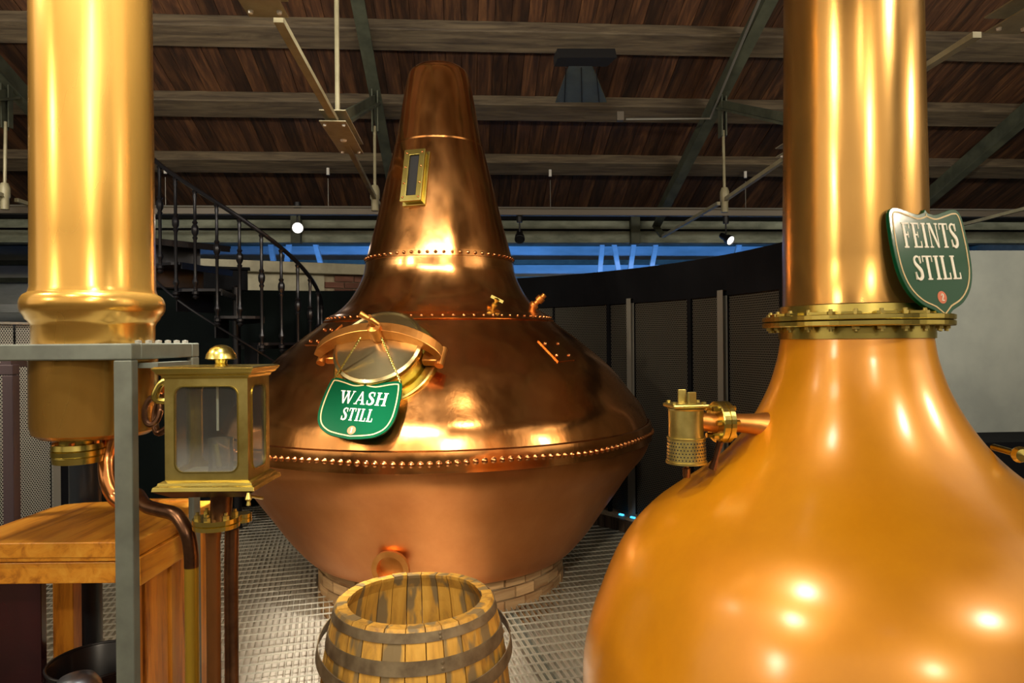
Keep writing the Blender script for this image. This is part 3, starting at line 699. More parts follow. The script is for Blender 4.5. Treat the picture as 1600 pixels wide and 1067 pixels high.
for i, q in enumerate(top):
    t = (top[min(i+1, len(top)-1)]-top[max(i-1, 0)]).normalized(); nn = Vector((0, 1, 0)).cross(t).normalized()
    k = .026 + .018*math.sin(PI*i/(len(top)-1))
    for a, b in ((-hw, -k), (hw, -k), (hw, k), (-hw, k)): vs.append(q+Vector((0, a, 0))-nn*b)
fs = [(4*i+j, 4*i+(j+1) % 4, 4*i+4+(j+1) % 4, 4*i+4+j) for i in range(len(top)-1) for j in range(4)] + [(3, 2, 1, 0), tuple(4*(len(top)-1)+j for j in range(4))]
yoke = part('clamp_bar', L4(MB().add(vs, fs, False)), 'bronze', mw, bevel=.004)
for sx in (-1, 1):
    part('hinge_pin', L4(MB().tube([(sx*.40, -.085, .085), (sx*.40, .05, .085)], .028, 12)), 'bronze', yoke)
    part('lug', L4(MB().box((sx*.335, -.01, .06), (.12, .08, .06))), 'bronze', yoke, bevel=.01)
part('screw_boss', L4(MB().lathe([(0, .18), (.04, .18), (.05, .2), (.035, .23), (.045, .235), (.045, .33), (.03, .335), (.018, .34), (.018, .42), (0, .42)], (0, .05, -.03), 16)), 'bronze', yoke)
part('handle', L4(MB().tube([(-.055, .06, .405), (-.015, .05, .38), (.02, .04, .37), (.055, .03, .34)], [.022, .016, .016, .014], 10)), 'bronze', yoke)
def chain(a, b, sag, nlink, name, parent, mat='brass', r=.0028, s=.012):
    a, b = Vector(a), Vector(b); m = MB()
    for i in range(nlink):
        t = (i+.5)/nlink; q = a.lerp(b, t)+Vector((0, 0, -sag*4*t*(1-t))); d = (b-a).normalized(); x = d.orthogonal() if i % 2 else d.cross(d.orthogonal())
        Fm = frame(d.cross(x), d); m.tube([q+Fm @ Vector((s*.75*math.cos(k*PI/3), s*.42*math.sin(k*PI/3), 0)) for k in range(7)], r, 4, True, False)
    o = part(name, m, mat, parent); o['kind'] = 'stuff'; return o
# sheet-metal patches and small cocks on the shoulder
def patch(pxs, nm, riv):
    P = [hit(CW, [neck[-1]]+body, *q) for q in pxs]; c = sum((q[0] for q in P), Vector())/len(P); n = sum((q[1] for q in P), Vector()).normalized()
    m = MB(); a = [q[0]+q[1]*.008 for q in P]; b = [q[0]-q[1]*.01 for q in P]; k = len(P)
    m.add(a+b, [tuple(range(k))[::-1], tuple(range(k, 2*k))]+[(i, (i+1) % k, k+(i+1) % k, k+i) for i in range(k)]); o = part(nm, m, 'wash', wash)
    me = rivmesh(.011)
    for r_ in riv:
        q, n = hit(CW, [neck[-1]]+body, *r_); piece('rivet', me, o, M4(q+n*.008, frame(n)))
patch([(840, 533), (872, 566), (898, 563), (868, 533)], 'patch_plate', [(851, 538), (871, 538), (869, 556), (888, 556)])
patch([(477, 540), (500, 540), (535, 508), (512, 508)], 'patch_plate', [(486, 534), (497, 534), (508, 516), (518, 516)])
for x, y in ((773, 476),):
    p, n = hit(CW, neck, x, y); o = part('air_cock', MB().lathe([(0, -.01), (.022, -.01), (.022, .01), (.012, .015), (.012, .03), (.02, .035), (.02, .05), (0, .055)], p, 10, frame(n)), 'brass', wash)
    part('thumb_nut', MB().bar(p+n*.045+Vector((-.04, 0, .02)), p+n*.045+Vector((.04, 0, -.02)), .012, .02), 'brass', o)
az = math.atan2(cx, cy)
p = Vector((cx, cy, 0))+Vector((math.cos(R(-12)), math.sin(R(-12)), 0))*.72; p.z = 1.97
part('air_cock', MB().lathe([(0, -.05), (.035, -.05), (.035, 0), (.02, .01), (.02, .03), (.032, .035), (.032, .07), (.02, .075), (.02, .1), (0, .105)], p, 12, frame(Vector((.75, -.2, .7)))), 'bronze', wash)
# outlet stub low at the front
p, n = hit(CW, low, 617, 884); part('outlet_pipe', MB().lathe([(0, -.04), (.085, -.04), (.085, .09), (.112, .09), (.112, .115), (.08, .118), (.075, .07), (0, .07)], p-n*.03, 32, frame(Vector((n.x, n.y, -.1)))), 'bronze', wash)
# brick base
bb = empty('brick_base', 'low round pale brick plinth under the large far still', 'plinth', (cx, cy, -.3))
part('mortar_core', MB().lathe([(brr-.16, -.30), (brr-.022, -.30), (brr-.022, .20), (brr-.16, .20)], (cx, cy, 0), 64, None, False), 'mortar', bb)
nbk = 34; kb = MB(); wid = 2*PI*brr/nbk-.012; kb.box((0, 0, 0), (wid, .09, .066)); kme = kb.mesh('brick', IDM); kme.materials.append(MC['brick'])
for row in range(6):
    z = .16-.078*row
    for i in range(nbk):
        a = 2*PI*(i+(.5 if row % 2 else 0))/nbk; rr = brr-.05+random.uniform(-.006, .004)
        piece('brick', kme, bb, Matrix.Translation((cx+rr*math.cos(a), cy+rr*math.sin(a), z)) @ Matrix.Rotation(a-PI/2+random.uniform(-.02, .02), 4, 'Z') @ Matrix.Rotation(random.uniform(-.02, .02), 4, 'Y'))

# ------------------------------------------------------------------ signs
def shield(kind):
    if kind == 'tall': half = [(0, .445), (.03, .41), (.12, .395), (.25, .425), (.36, .45), (.44, .44), (.485, .37), (.5, .2), (.5, .02), (.475, -.16), (.40, -.31), (.27, -.42), (.12, -.48), (0, -.555)]
    else: half = [(0, .375), (.04, .345), (.14, .335), (.28, .37), (.39, .39), (.455, .37), (.485, .25), (.5, .05), (.49, -.12), (.43, -.26), (.30, -.35), (.14, -.385), (0, -.40)]
    tip = half[0]; P = smooth_curve([(a, b, 0) for a, b in half[1:-1]], 4); P = [tip]+[(q.x, q.y) for q in P]+[half[-1]]
    return P[::-1] + [(-a, b) for a, b in P[1:-1]]
def inset(P, k, c=(0, 0)):
    out = []
    for i in range(len(P)):
        a, b, d = Vector(P[i-1]), Vector(P[i]), Vector(P[(i+1) % len(P)]); t = (d-a).normalized(); out.append(tuple(b+Vector((-t.y, t.x))*k))
    return out
def make_sign(name, label, kind, O, B, wdt, lines, num, hgt=None):
    sgn = empty(name, label, 'sign', O); F4 = M4(O, B); sc = wdt
    P = [(a*sc, b*(hgt or sc)) for a, b in shield(kind)]
    part('board', MB().prism(P, F4, -.012, 0), 'sign', sgn, bevel=.0015)
    k = .036*sc if kind == 'tall' else .034*sc
    a, b = inset(P, k), inset(P, k+.014*sc)
    part('border_line', MB().ribbon(b, a, F4, .0, .0012), 'gold_line', sgn)
    for wd_, x, y, h, sx in lines: text(sgn, wd_, F4, x*sc, y*sc, h*sc, 0.0, 'cream', .07, sx)
    x, y, r = num[1]; cpl = [(x*sc+r*sc*math.cos(2*PI*i/24), y*sc+r*sc*math.sin(2*PI*i/24)*num[2]) for i in range(24)]
    part('number_disc', MB().prism(cpl, F4, 0, .001), 'salmon', sgn)
    text(sgn, num[0], F4, x*sc, y*sc-r*sc*.58, r*sc*1.15, .001, 'cream', 0, .9)
    return sgn
# feints sign: stands on the flange, leaning against the pipe
a_ = R(22); rgt = Vector((math.cos(a_), math.sin(a_), 0)); nn = Vector((math.sin(a_), -math.cos(a_), 0)); nn = (nn+Vector((0, 0, .16))).normalized()
rgt = (Matrix.Rotation(R(2.5), 3, nn) @ rgt).normalized(); B = Matrix((rgt, nn.cross(rgt), nn)).transposed()
fs_o = px(1460, 402, 2.03)
make_sign('still_sign', 'green shield sign reading FEINTS STILL 2, leaning on the near still pipe', 'tall', fs_o, B, .325,
          [('FEINTS', -.0, .09, .235, .72), ('STILL', .01, -.21, .225, .82)], ('2', (0, -.375, .058), 1.0), .335)
# wash sign lies on the slope of the far still below the manway
P1, n1 = hit(CW, [neck[-1]]+body, 569, 655); nn = (n1*1.0+Vector((-.06, -.25, .0))).normalized(); B = frame(nn, Vector((1, -.28, -.03)))
ws_o = P1+nn*.09+Vector((0, 0, .02))
ws = make_sign('still_sign', 'green shield sign reading WASH STILL 1, chained below the brass manway of the far still', 'wide', ws_o, B, .45,
          [('WASH', .03, .05, .17, .99), ('STILL', .02, -.165, .16, .76)], ('1', (.0, -.285, .052), 1.0), .45)
tl, trr = M4(ws_o, B) @ Vector((-.19, .17, 0)), M4(ws_o, B) @ Vector((.20, .17, 0))
pivot = F4 @ Vector((0.02, 0, .29))
F4m = M4(*[hit(CW, [neck[-1]]+body, 602, 560)[0], B]) if False else None
mp_, mn_ = hit(CW, [neck[-1]]+body, 603, 566); mn_ = (mn_+Vector((-.05, -.14, -.10))).normalized(); piv = mp_+mn_*.25
chain(piv+Vector((-.06, -.04, -.02)), tl, .0, 34, 'chain', ws); chain(piv+Vector((.06, -.04, -.02)), trr, .0, 34, 'chain', ws)

# ------------------------------------------------------------------ near still
CF = (1.120, 2.235)
fx, fy = CF
fp = profile(CF, [(1219, 530), (1217, 545), (1213, 565), (1202, 600), (1187, 632), (1169, 662), (1149, 688), (1124, 713), (1092, 738), (1056, 763), (1021, 790), (990, 823), (967, 858), (950, 895), (937, 930), (924, 967), (914, 1012), (911, 1050)])
fp.sort(key=lambda q: -q[1])
print('FEINTS', [(round(a, 3), round(b, 3)) for a, b in fp])
rmax = fp[-1][0]; zc = fp[-1][1]
fp += [(rmax*.99, zc-.14), (rmax*.93, zc-.30), (rmax*.80, zc-.44), (rmax*.60, zc-.53), (rmax*.58, .0)]
fs2 = smooth_curve([(r, 0, z) for r, z in fp], 5); fprof = [(q.x, q.z) for q in fs2]
fe = empty('feints_still', 'round golden copper pot still in the right foreground with a wide upright pipe', 'still', (fx, fy, 0))
part('pot', MB().lathe(fprof, (fx, fy, 0), 128), 'gold', fe)
zc1 = H + ray(1217, 530).z*2.32                                   # collar heights read from its left edge
z513 = H + ray(1197, 513).z*2.33; z497 = H + ray(1197, 497).z*2.33; z480 = H + ray(1216, 481).z*2.33
cr = fp[0][0]
part('lower_collar', MB().lathe([(cr-.01, zc1-.004), (cr+.006, zc1), (cr+.006, z513), (cr+.03, z513)], (fx, fy, 0), 72), 'brass', fe)
fl1 = part('flange', MB().lathe([(cr, z513), (.281, z513), (.283, z513+.003), (.283, z513+.015), (.276, z513+.017), (cr, z513+.017)], (fx, fy, 0), 72, None, False), 'brass', fe)
fl2 = part('flange', MB().lathe([(cr, z513+.019), (.281, z513+.019), (.283, z513+.021), (.283, z497-.002), (.278, z497), (cr, z497)], (fx, fy, 0), 72, None, False), 'brass', fe)
part('upper_collar', MB().lathe([(cr+.03, z497), (cr+.008, z497+.004), (cr+.006, z480-.003), (cr, z480), (cr-.006, z480)], (fx, fy, 0), 72), 'brass', fe)
bm = MB(); bm.lathe([(0, 0), (.012, 0), (.012, .009), (0, .009)], (0, 0, 0), 6, None, False); bm.lathe([(0, .009), (.006, .009), (.006, .016), (0, .017)], (0, 0, 0), 8, None, False)
bme = bm.mesh('bolt', IDM); bme.materials.append(MC['brass_dull'])
for i in range(24):
    a = 2*PI*(i+.3)/24; q = Vector((fx+.258*math.cos(a), fy+.258*math.sin(a), 0))
    piece('bolt', bme, fl2, Matrix.Translation(q+Vector((0, 0, z497))) @ Matrix.Rotation(a*3, 4, 'Z'))
    piece('bolt', bme, fl1, Matrix.Translation(q+Vector((0, 0, z513))) @ Matrix.Rotation(PI, 4, 'X'))
    if i % 2: continue
cl = MB(); cl.box((0, 0, .004), (.055, .030, .008)); cme = cl.mesh('clip', IDM); cme.materials.append(MC['brass'])
for i in range(18):
    a = 2*PI*(i+.1)/18; q = Vector((fx+.252*math.cos(a), fy+.252*math.sin(a), z497)); piece('clip', cme, fl2, Matrix.Translation(q) @ Matrix.Rotation(a+PI/2, 4, 'Z'))
ppr = [(cr, z480-.01), (.2196, z480+.0), (.2185, z480+.15), (.212, z480+.6), (.2072, 2.85), (.200, 3.6), (.196, 4.2)]
part('swan_neck_pipe', MB().lathe([(a-.0015, b) for a, b in ppr], (fx, fy, 0), 96), 'pipe2', fe)
# valve on the near still
va = empty('relief_valve', 'brass relief valve with perforated cup on the left flank of the near still', 'valve', px(1072, 735, 2.2))
VY = 2.2
vc = px(1072, 640, VY); vr = (1098-1044)/2/F*VY
zb = px(1072, 683, VY).z; zb2 = px(1072, 722, VY).z
part('valve_body', MB().lathe([(0, zb-.005), (vr, zb-.005), (vr, vc.z), (vr+.004, vc.z+.005), (0, vc.z+.01)], (vc.x, vc.y, 0), 32), 'brass_dull', va)
pm = MB(); pm.lathe([(vr+.001, zb+.002), (vr+.006, zb+.001), (vr+.006, zb-.003), (vr+.004, zb-.005), (vr+.007, zb2+.006), (vr+.010, zb2+.005), (vr+.010, zb2-.002), (0, zb2-.002)], (vc.x, vc.y, 0), 32)
cup = part('perforated_cup', pm, 'brass_dull', va)
dm = MB(); dm.lathe([(0, .0006), (.0026, .0006), (.0026, -.002)], (0, 0, 0), 6, None, False); allh = MB()
for r_ in range(6):
    for i in range(36):
        a = 2*PI*(i+(.5 if r_ % 2 else 0))/36; n = Vector((math.cos(a), math.sin(a), 0)); zz = zb-.014-r_*.0105; rr = vr+.0045+.0025*(zb-zz)/(zb-zb2)
        allh.add([frame(n) @ q + Vector((vc.x, vc.y, 0))+n*rr+Vector((0, 0, zz)) for q in dm.v], dm.f)
o = part('cup_holes', allh, 'dull_dark', cup); o['kind'] = 'stuff'
zp = vc.z+.008
part('cover_plate', MB().box((vc.x, vc.y, zp+.006), (.122, .10, .014), Matrix.Rotation(R(8), 3, 'Z')), 'brass_dull', va, bevel=.006)
for sx, sy in ((-1, -1), (1, -1), (1, 1), (-1, 1)): part('bolt', MB().lathe([(0, 0), (.008, 0), (.008, .008), (0, .009)], (vc.x+sx*.048, vc.y+sy*.037, zp+.012), 6, None, False), 'brass_dull', va)
part('bracket', MB().box((vc.x-.010, vc.y+.012, zp+.034), (.026, .010, .046)), 'brass_dull', va, bevel=.002)
part('bracket', MB().box((vc.x+.014, vc.y-.014, zp+.030), (.030, .012, .040), Matrix.Rotation(R(20), 3, 'Z')), 'brass_dull', va, bevel=.002)
part('drain_stub', MB().lathe([(0, -.05), (.010, -.05), (.013, -.045), (.013, -.02), (.008, -.018), (.008, .01)], (vc.x, vc.y, zb2), 12), 'patina', va)
zpi = px(1130, 661, VY).z
xs = px(1185, 661, VY).x
part('inlet_pipe', MB().tube([(vc.x+.03, VY, zpi+.01), (vc.x+.09, VY, zpi), (xs-.06, VY, zpi), (xs-.01, VY, zpi-.004), (xs+.06, VY+.01, zpi-.02)], [.03, .03, .03, .034, .06], 20), 'bronze', va)
fc = px(1127, 659, VY)
d1 = part('pipe_flange', MB().lathe([(0, -.022), (.064, -.022), (.067, -.019), (.067, .0), (.063, .001), (.063, .003), (.067, .004), (.067, .020), (.064, .022), (0, .022)], fc, 32, frame(Vector((1, .18, 0))), False), 'brass', va)
for k in range(6):
    a = 2*PI*(k+.2)/6; q = fc+frame(Vector((1, .18, 0))) @ Vector((.05*math.cos(a), .05*math.sin(a), 0)); part('bolt', MB().tube([q+Vector((-.04, -.007, 0)), q+Vector((.036, .006, 0))], .009, 6, False), 'brass', d1)
q, n = hit(CF, fprof, 1075, 790)
# lever hanging from the flange
part('stay', MB().tube([fc+Vector((-.01, -.02, -.06)), fc+Vector((-.02, -.01, -.11)), fc+Vector((-.03, 0, -.15))], [.012, .009, .014], 8), 'patina', va)
# brass knob seen at the right edge of the near still
q = px(1600, 712, 1.95); single('brass_knob', MB().lathe([(0, 0), (.018, .004), (.024, .02), (.018, .036), (.010, .042), (.010, .16), (0, .16)], q, 16, frame(Vector((.15, .95, .0)))), 'brass', 'rounded brass knob poking out at the right edge beside the near still', 'knob', q)

# ------------------------------------------------------------------ left copper column in its steel frame
CL = (-1.245, 2.04); LR = .163
col = empty('copper_column', 'upright golden copper column with a rolled bead, set in the grey steel frame', 'pipe', (CL[0], CL[1], 1.12))
zbd = px(40, 478, 2.0).z
prof = [(LR-.003, 1.68), (LR-.003, zbd-.060), (LR+.002, zbd-.048), (LR+.010, zbd-.040)] + [(LR+.004+.021*math.cos(t), zbd+.034*math.sin(t)) for t in [R(-60+i*15) for i in range(9)]] + [(LR+.004, zbd+.036), (LR, zbd+.05), (LR-.001, zbd+.2), (LR-.003, 2.5), (LR-.004, 3.3), (LR-.004, 4.2)]
part('column_shell', MB().lathe(prof, (*CL, 0), 96), 'pipe', col)
part('lower_drum', MB().lathe([(LR+.004, 1.70), (LR+.004, 1.47), (LR-.002, 1.445), (LR-.02, 1.432), (.06, 1.425), (0, 1.425)], (*CL, 0), 72), 'pipe', col)
ux, uy = CL[0]+.0, CL[1]
uc = px(121, 688, 2.0)
un = part('pipe_union', MB().lathe([(.05, 1.43), (.05, 1.415), (.066, 1.413), (.068, 1.398), (.063, 1.396), (.068, 1.394), (.068, 1.380), (.064, 1.378), (.066, 1.375), (.064, 1.358), (.0, 1.356)], (uc.x, uc.y, 0), 32), 'brass', col)
for k in range(5):
    a = 2*PI*k/5; part('bolt', MB().lathe([(0, 0), (.008, 0), (.008, .008), (0, .009)], (uc.x+.056*math.cos(a), uc.y+.056*math.sin(a), 1.413), 6, None, False), 'rivet', un)
single('dark_pipe', MB().tube([(px(133, 750, 2.6).x, 2.6, 0), (px(133, 750, 2.6).x, 2.6, 1.5)], .054, 20), 'dark_pipe', 'thick dark blue-grey pipe standing behind the pine worktop under the copper column', 'pipe', (px(133, 750, 2.6).x, 2.6, 0))
single('elbow_pipe', MB().tube(smooth_curve([(px(176, 684, 2.06)), px(168, 715, 2.05), px(170, 750, 2.03), px(182, 776, 2.02), px(198, 788, 2.0)], 6), .026, 14), 'rivet', 'reddish copper elbow emerging under the column behind the grey post', 'pipe', px(172, 780, 2.0))
# steel frame
fr = empty('column_stand', 'grey square-tube steel frame holding the copper column', 'frame', (CL[0], 2.04, 0))
X1, X0, Y0, Y1, ts = -1.026, -1.86, 1.84, 2.24, .05
zT = H+.004
def fbox(nm, a, b): return part(nm, MB().box2(a, b), 'steel_frame', fr, bevel=.004)
for x in (X0, X1-ts):
    fbox('leg', (x, Y0, 0), (x+ts, Y0+.034, zT-.045)); fbox('leg', (x+.032, Y1-ts, 0), (x+ts, Y1, zT-.045))
fbox('front_beam', (X0, Y0, zT-.045), (X1, Y0+ts, zT)); fbox('back_beam', (X0, Y1-ts, zT-.045), (X1, Y1, zT))
for x in (X0, X1-ts): fbox('side_beam', (x, Y0+ts, zT-.045), (x+ts, Y1-ts, zT))
pl = MB(); pl.ribbon([(X0+ts-CL[0], Y0+ts-CL[1]), (X1-ts-CL[0], Y0+ts-CL[1]), (X1-ts-CL[0], Y1-ts-CL[1]), (X0+ts-CL[0], Y1-ts-CL[1])], [(-.12, -.12), (.12, -.12), (.12, .12), (-.12, .12)], M4((*CL, 0), Matrix.Identity(3)), zT-.03, zT-.012); part('deck_plate', pl, 'steel_frame', fr)
for k in range(6):
    part('bolt', MB().lathe([(0, 0), (.010, 0), (.010, .008), (0, .010)], (X1-.025, Y0+.08+k*.055, zT), 6, None, False), 'post', fr)
bk = part('hanger_plate', MB().box((X1-.03+.04, 2.0, zT-.062), (.06, .20, .014)), 'steel_frame', fr)
part('hanger_rod', MB().tube([(X1+.02, 1.97, zT-.07), (X1+.015, 1.97, 1.56)], .006, 8), 'rivet', bk)
part('hook', MB().tube(smooth_curve([(X1+.02, 1.96, 1.56), (X1+.0, 1.96, 1.50), (X1+.01, 1.95, 1.45), (X1+.04, 1.95, 1.46)], 5), .010, 10), 'patina', bk)
hb = px(250, 612, 1.86)
single('handle_bracket', MB().tube(smooth_curve([hb+Vector((.03, 0, .035)), hb+Vector((.0, 0, .02)), hb+Vector((-.012, 0, -.02)), hb+Vector((.03, .02, -.03))], 5), .010, 10), 'brass', 'curved brass bracket at the left side of the glazed brass sample box', 'bracket', hb)
ringc = px(238, 642, 1.9)
single('pipe_loop', MB().tube([ringc+Vector((.022*math.cos(t), .01*math.sin(t), .038*math.sin(t))) for t in [k*PI/8 for k in range(17)]], .008, 8), 'patina', 'dark copper loop left of the glazed brass sample box', 'pipe', ringc)
# second, dark frame at the left edge
df = empty('pipe_stand', 'dark brown steel stand at the left edge behind the grey frame', 'frame', px(10, 800, 2.6))
a = px(-60, 578, 2.6); b = px(25, 578, 2.6)
part('rail', MB().box2((a.x, 2.58, a.z-.02), (b.x, 2.62, b.z+.02)), 'dark_brown', df, bevel=.003)
part('leg', MB().box2((b.x-.04, 2.58, 0), (b.x, 2.62, b.z-.02)), 'dark_brown', df, bevel=.003)
part('leg', MB().box2((a.x-.04, 2.58, 0), (a.x, 2.62, a.z+.02)), 'dark_brown', df, bevel=.003)
part('brace', MB().bar((b.x-.04, 2.6, b.z+.03), (b.x-.04, 2.9, b.z+.03), .04, .04), 'dark_brown', df)

# ------------------------------------------------------------------ brass sample box (spirit safe)
sx0, sx1 = px(257, 660, 1.75).x, px(387, 660, 1.75).x
sf, sb = 1.75, 1.905
scx = (sx0+sx1)/2; scy = (sf+sb)/2
zr = px(320, 575, 1.73).z; zt1 = px(320, 590, 1.75).z; zb1 = px(320, 752, 1.75).z; zbb = px(320, 768, 1.73).z
sa = empty('spirit_safe', 'glazed brass spirit safe with a domed knob beside the grey post', 'spirit safe', (scx, scy, 0))
def ring_mold(prof2, z_pairs, cap=True):
    """rectangular moulding: list of (overhang, z)"""
    m = MB(); vs = []; n = len(prof2)
    for o_, z in prof2: vs += [(sx0-o_, sf-o_, z), (sx1+o_, sf-o_, z), (sx1+o_, sb+o_, z), (sx0-o_, sb+o_, z)]
    fs = [(4*j+i, 4*j+(i+1) % 4, 4*j+4+(i+1) % 4, 4*j+4+i) for j in range(n-1) for i in range(4)]
    if cap: fs += [(3, 2, 1, 0), tuple(4*(n-1)+i for i in range(4))]
    return m.add(vs, fs)
part('roof', ring_mold([(-.002, zt1-.004), (.004, zt1), (.006, zt1+.006), (.014, zt1+.010), (.016, zt1+.014), (.022, zr-.004), (.023, zr), (.016, zr+.003)], 0), 'brass', sa, bevel=.001)
part('base', ring_mold([(.020, zbb-.001), (.024, zbb), (.022, zbb+.010), (.014, zbb+.014), (.013, zbb+.019), (.003, zb1+.002), (-.002, zb1+.003)], 0), 'brass', sa, bevel=.001)
part('under_tray', ring_mold([(-.03, zbb-.022), (-.01, zbb-.021), (.022, zbb-.001)], 0), 'maroon', sa)
def win_wall(w_, h_, ox, oz, rr, S4, th, nm):
    """panel w x h with a rounded opening"""
    def rrect(a, b, r, n=6):
        o = []
        for cx_, cy_, s in ((a-r, b-r, 0), (-a+r, b-r, 1), (-a+r, -b+r, 2), (a-r, -b+r, 3)):
            for k in range(n+1): t = PI/2*(s+k/n); o.append((cx_+r*math.cos(t), cy_+r*math.sin(t)))
        return o
    inner = rrect(ox, oz, rr); outer = []
    for x, y in inner:
        k = max(abs(x)/ox, abs(y)/oz); X, Y = x/ox, y/oz
        if abs(X) >= abs(Y): s = (w_/2)/abs(x)
        else: s = (h_/2)/abs(y)
        X2, Y2 = x*s, y*s; outer.append((max(-w_/2, min(w_/2, X2)), max(-h_/2, min(h_/2, Y2))))
    # snap the two diagonal-most samples of each corner to the true corner
    for c in range(4):
        outer[c*7+3] = ((w_/2) * (1 if c in (0, 3) else -1), (h_/2) * (1 if c in (0, 1) else -1))
    m = MB(); m.ribbon(outer, inner, S4, -th, 0); wl = part(nm, m, 'brass_dull', sa)
    m = MB(); m.ribbon(rrect(ox+.003, oz+.003, rr+.002), rrect(ox, oz, rr), S4, 0, .002); part('bead', m, 'brass', wl)
    m = MB(); m.prism(rrect(ox, oz, rr), S4, -th*.7, -th*.7+.002); part('pane', m, 'pane_glass', wl)
hh = zt1-zb1; zm = (zt1+zb1)/2
win_wall(sx1-sx0, hh, (sx1-sx0)/2-.027, hh/2-.024, .022, M4((scx, sf, zm), frame((0, -1, 0), (1, 0, 0))), .008, 'front_panel')
win_wall(sx1-sx0, hh, (sx1-sx0)/2-.027, hh/2-.024, .022, M4((scx, sb, zm), frame((0, 1, 0), (-1, 0, 0))), .008, 'rear_panel')
win_wall(sb-sf-.016, hh, (sb-sf)/2-.03, hh/2-.024, .022, M4((sx1, scy, zm), frame((1, 0, 0), (0, 1, 0))), .008, 'side_panel')
win_wall(sb-sf-.016, hh, (sb-sf)/2-.03, hh/2-.024, .022, M4((sx0, scy, zm), frame((-1, 0, 0), (0, -1, 0))), .008, 'side_panel')
part('inner_floor', MB().box((scx, scy, zb1+.008), (sx1-sx0-.02, sb-sf-.02, .008)), 'white_slab', sa)
kx = px(343, 560, 1.80).x; kr = .039
part('knob', MB().lathe([(0, kr*.95), (kr*.35, kr*.9), (kr*.7, kr*.68), (kr*.93, kr*.3), (kr, 0), (kr*.8, -.003), (.4*kr, -.004), (.36*kr, -.012), (.5*kr, -.022), (0, -.022)], (kx, 1.81, zr+.022), 32), 'brass', sa)
bk_ = single('glass_beaker', MB().lathe([(0, 0), (.030, 0), (.031, .003), (.032, .088), (.0305, .088), (.0295, .004), (0, .004)], (scx+.008, scy-.01, zb1+.013), 32), 'glass', 'clear glass beaker inside the glazed brass spirit safe', 'beaker', (scx+.008, scy-.01, zb1+.013))
single('hydrometer', MB().tube([(scx+.004, scy-.01, zb1+.022), (scx-.008, scy-.008, zb1+.085)], .008, 12), 'brass', 'small brass hydrometer standing in the beaker in the spirit safe', 'hydrometer', (scx, scy, zb1+.02))
part('spout', MB().tube([(scx-.004, scy, zt1-.002), (scx-.004, scy, zb1+.12)], .0035, 8), 'white_slab', sa)
part('foot_cock', MB().lathe([(0, -.03), (.006, -.028), (.004, -.018), (.009, -.012), (.006, -.003), (.004, .004)], px(388, 772, 1.72)+Vector((0, 0, 0)), 12), 'brass', sa)
part('foot_cock_lever', MB().tube([px(390, 775, 1.73), px(410, 778, 1.80)], .004, 8), 'brass', sa)
# column neck, flanges and the pipes under the safe
nx = px(347, 790, 1.86).x
ny = 1.86
zf1, zf2 = px(340, 833, 1.80).z, px(340, 817, 1.80).z
part('neck_pipe', MB().tube([(nx, ny, zbb-.01), (nx-.004, ny, zf2)], .028, 18), 'patina', sa)
fx2 = px(338, 825, ny).x
pf = part('pipe_flange', MB().lathe([(0, zf1), (.060, zf1), (.061, zf1+.011), (.057, zf1+.013), (.061, zf1+.015), (.061, zf2), (0, zf2+.001)], (fx2, ny, 0), 32, None, False), 'brass', sa)
for k in range(6):
    a = 2*PI*(k+.4)/6; part('bolt', MB().lathe([(0, 0), (.009, 0), (.009, .010), (.005, .011), (.005, .018), (0, .018)], (fx2+.047*math.cos(a), ny+.047*math.sin(a), zf2), 6, None, False), 'brass_dull', pf)
q = px(379, 808, 1.93); part('side_flange', MB().lathe([(0, -.012), (.024, -.012), (.024, -.001), (.022, 0), (.024, .001), (.024, .012), (0, .012)], q, 20, None, False), 'brass', sa)
part('stand_pipe', MB().tube([(px(334, 845, ny).x, ny, zf1), (px(333, 860, ny).x, ny, zf1-.04), (px(333, 860, ny).x-.002, ny, 0)], [.022, .0185, .0185], 18), 'tan_tube', sa)
single('drain_pipe', MB().tube([px(362, 826, 1.95), px(361, 900, 1.95), Vector((px(360, 900, 1.95).x, 1.95, 0))], .019, 16), 'patina', 'dark upright pipe just right of the tan stand pipe under the spirit safe', 'pipe', (px(360, 900, 1.95).x, 1.95, 0))
# bent dark copper pipe over a yellow tube
bp = empty('bent_pipe', 'dark copper pipe bending down into a yellow tube beside the pine cabinet', 'pipe', (px(299, 900, 1.9).x, 1.9, 0))
path = smooth_curve([px(214, 772, 2.02), px(228, 790, 1.98), px(250, 797, 1.95), px(275, 805, 1.92), px(292, 832, 1.9), px(298, 862, 1.9), px(299, 886, 1.9)], 6)
part('bend', MB().tube(path, .0195, 16), 'patina', bp)
q = px(299, 884, 1.9); part('yellow_tube', MB().tube([q, (q.x, 1.9, 0)], .0185, 16), 'yellow_tube', bp)

# ------------------------------------------------------------------ pine cabinet
pc = empty('pine_cabinet', 'oiled orange pine cabinet with plank side behind the grey post', 'cabinet', (-1.6, 2.25, 0))
TX, TF, TB_, TZ = -1.106, 2.0, 2.52, px(180, 847, 2.0).z
LXf = -1.65
m = MB(); P = [(LXf, TF), (TX, TF), (TX, TB_), (-1.50, TB_), (-1.58, TB_-.012), (-1.63, TB_-.04), (LXf, TB_-.09)]
top = part('worktop', MB().prism(P, IDM, TZ-.046, TZ), 'pine', pc, bevel=.003)
part('top_lip', MB().box2((LXf, TF+.004, TZ-.056), (TX-.004, TB_-.2, TZ-.046)), 'pine', pc)
part('front_rail', MB().box2((LXf, TF+.012, TZ-.125), (TX-.045, TF+.04, TZ-.062)), 'pine', pc, bevel=.003)
part('corner_leg', MB().box2((TX-.055, TF+.008, 0), (TX-.01, TF+.05, TZ-.056)), 'pine_v', pc, bevel=.003)
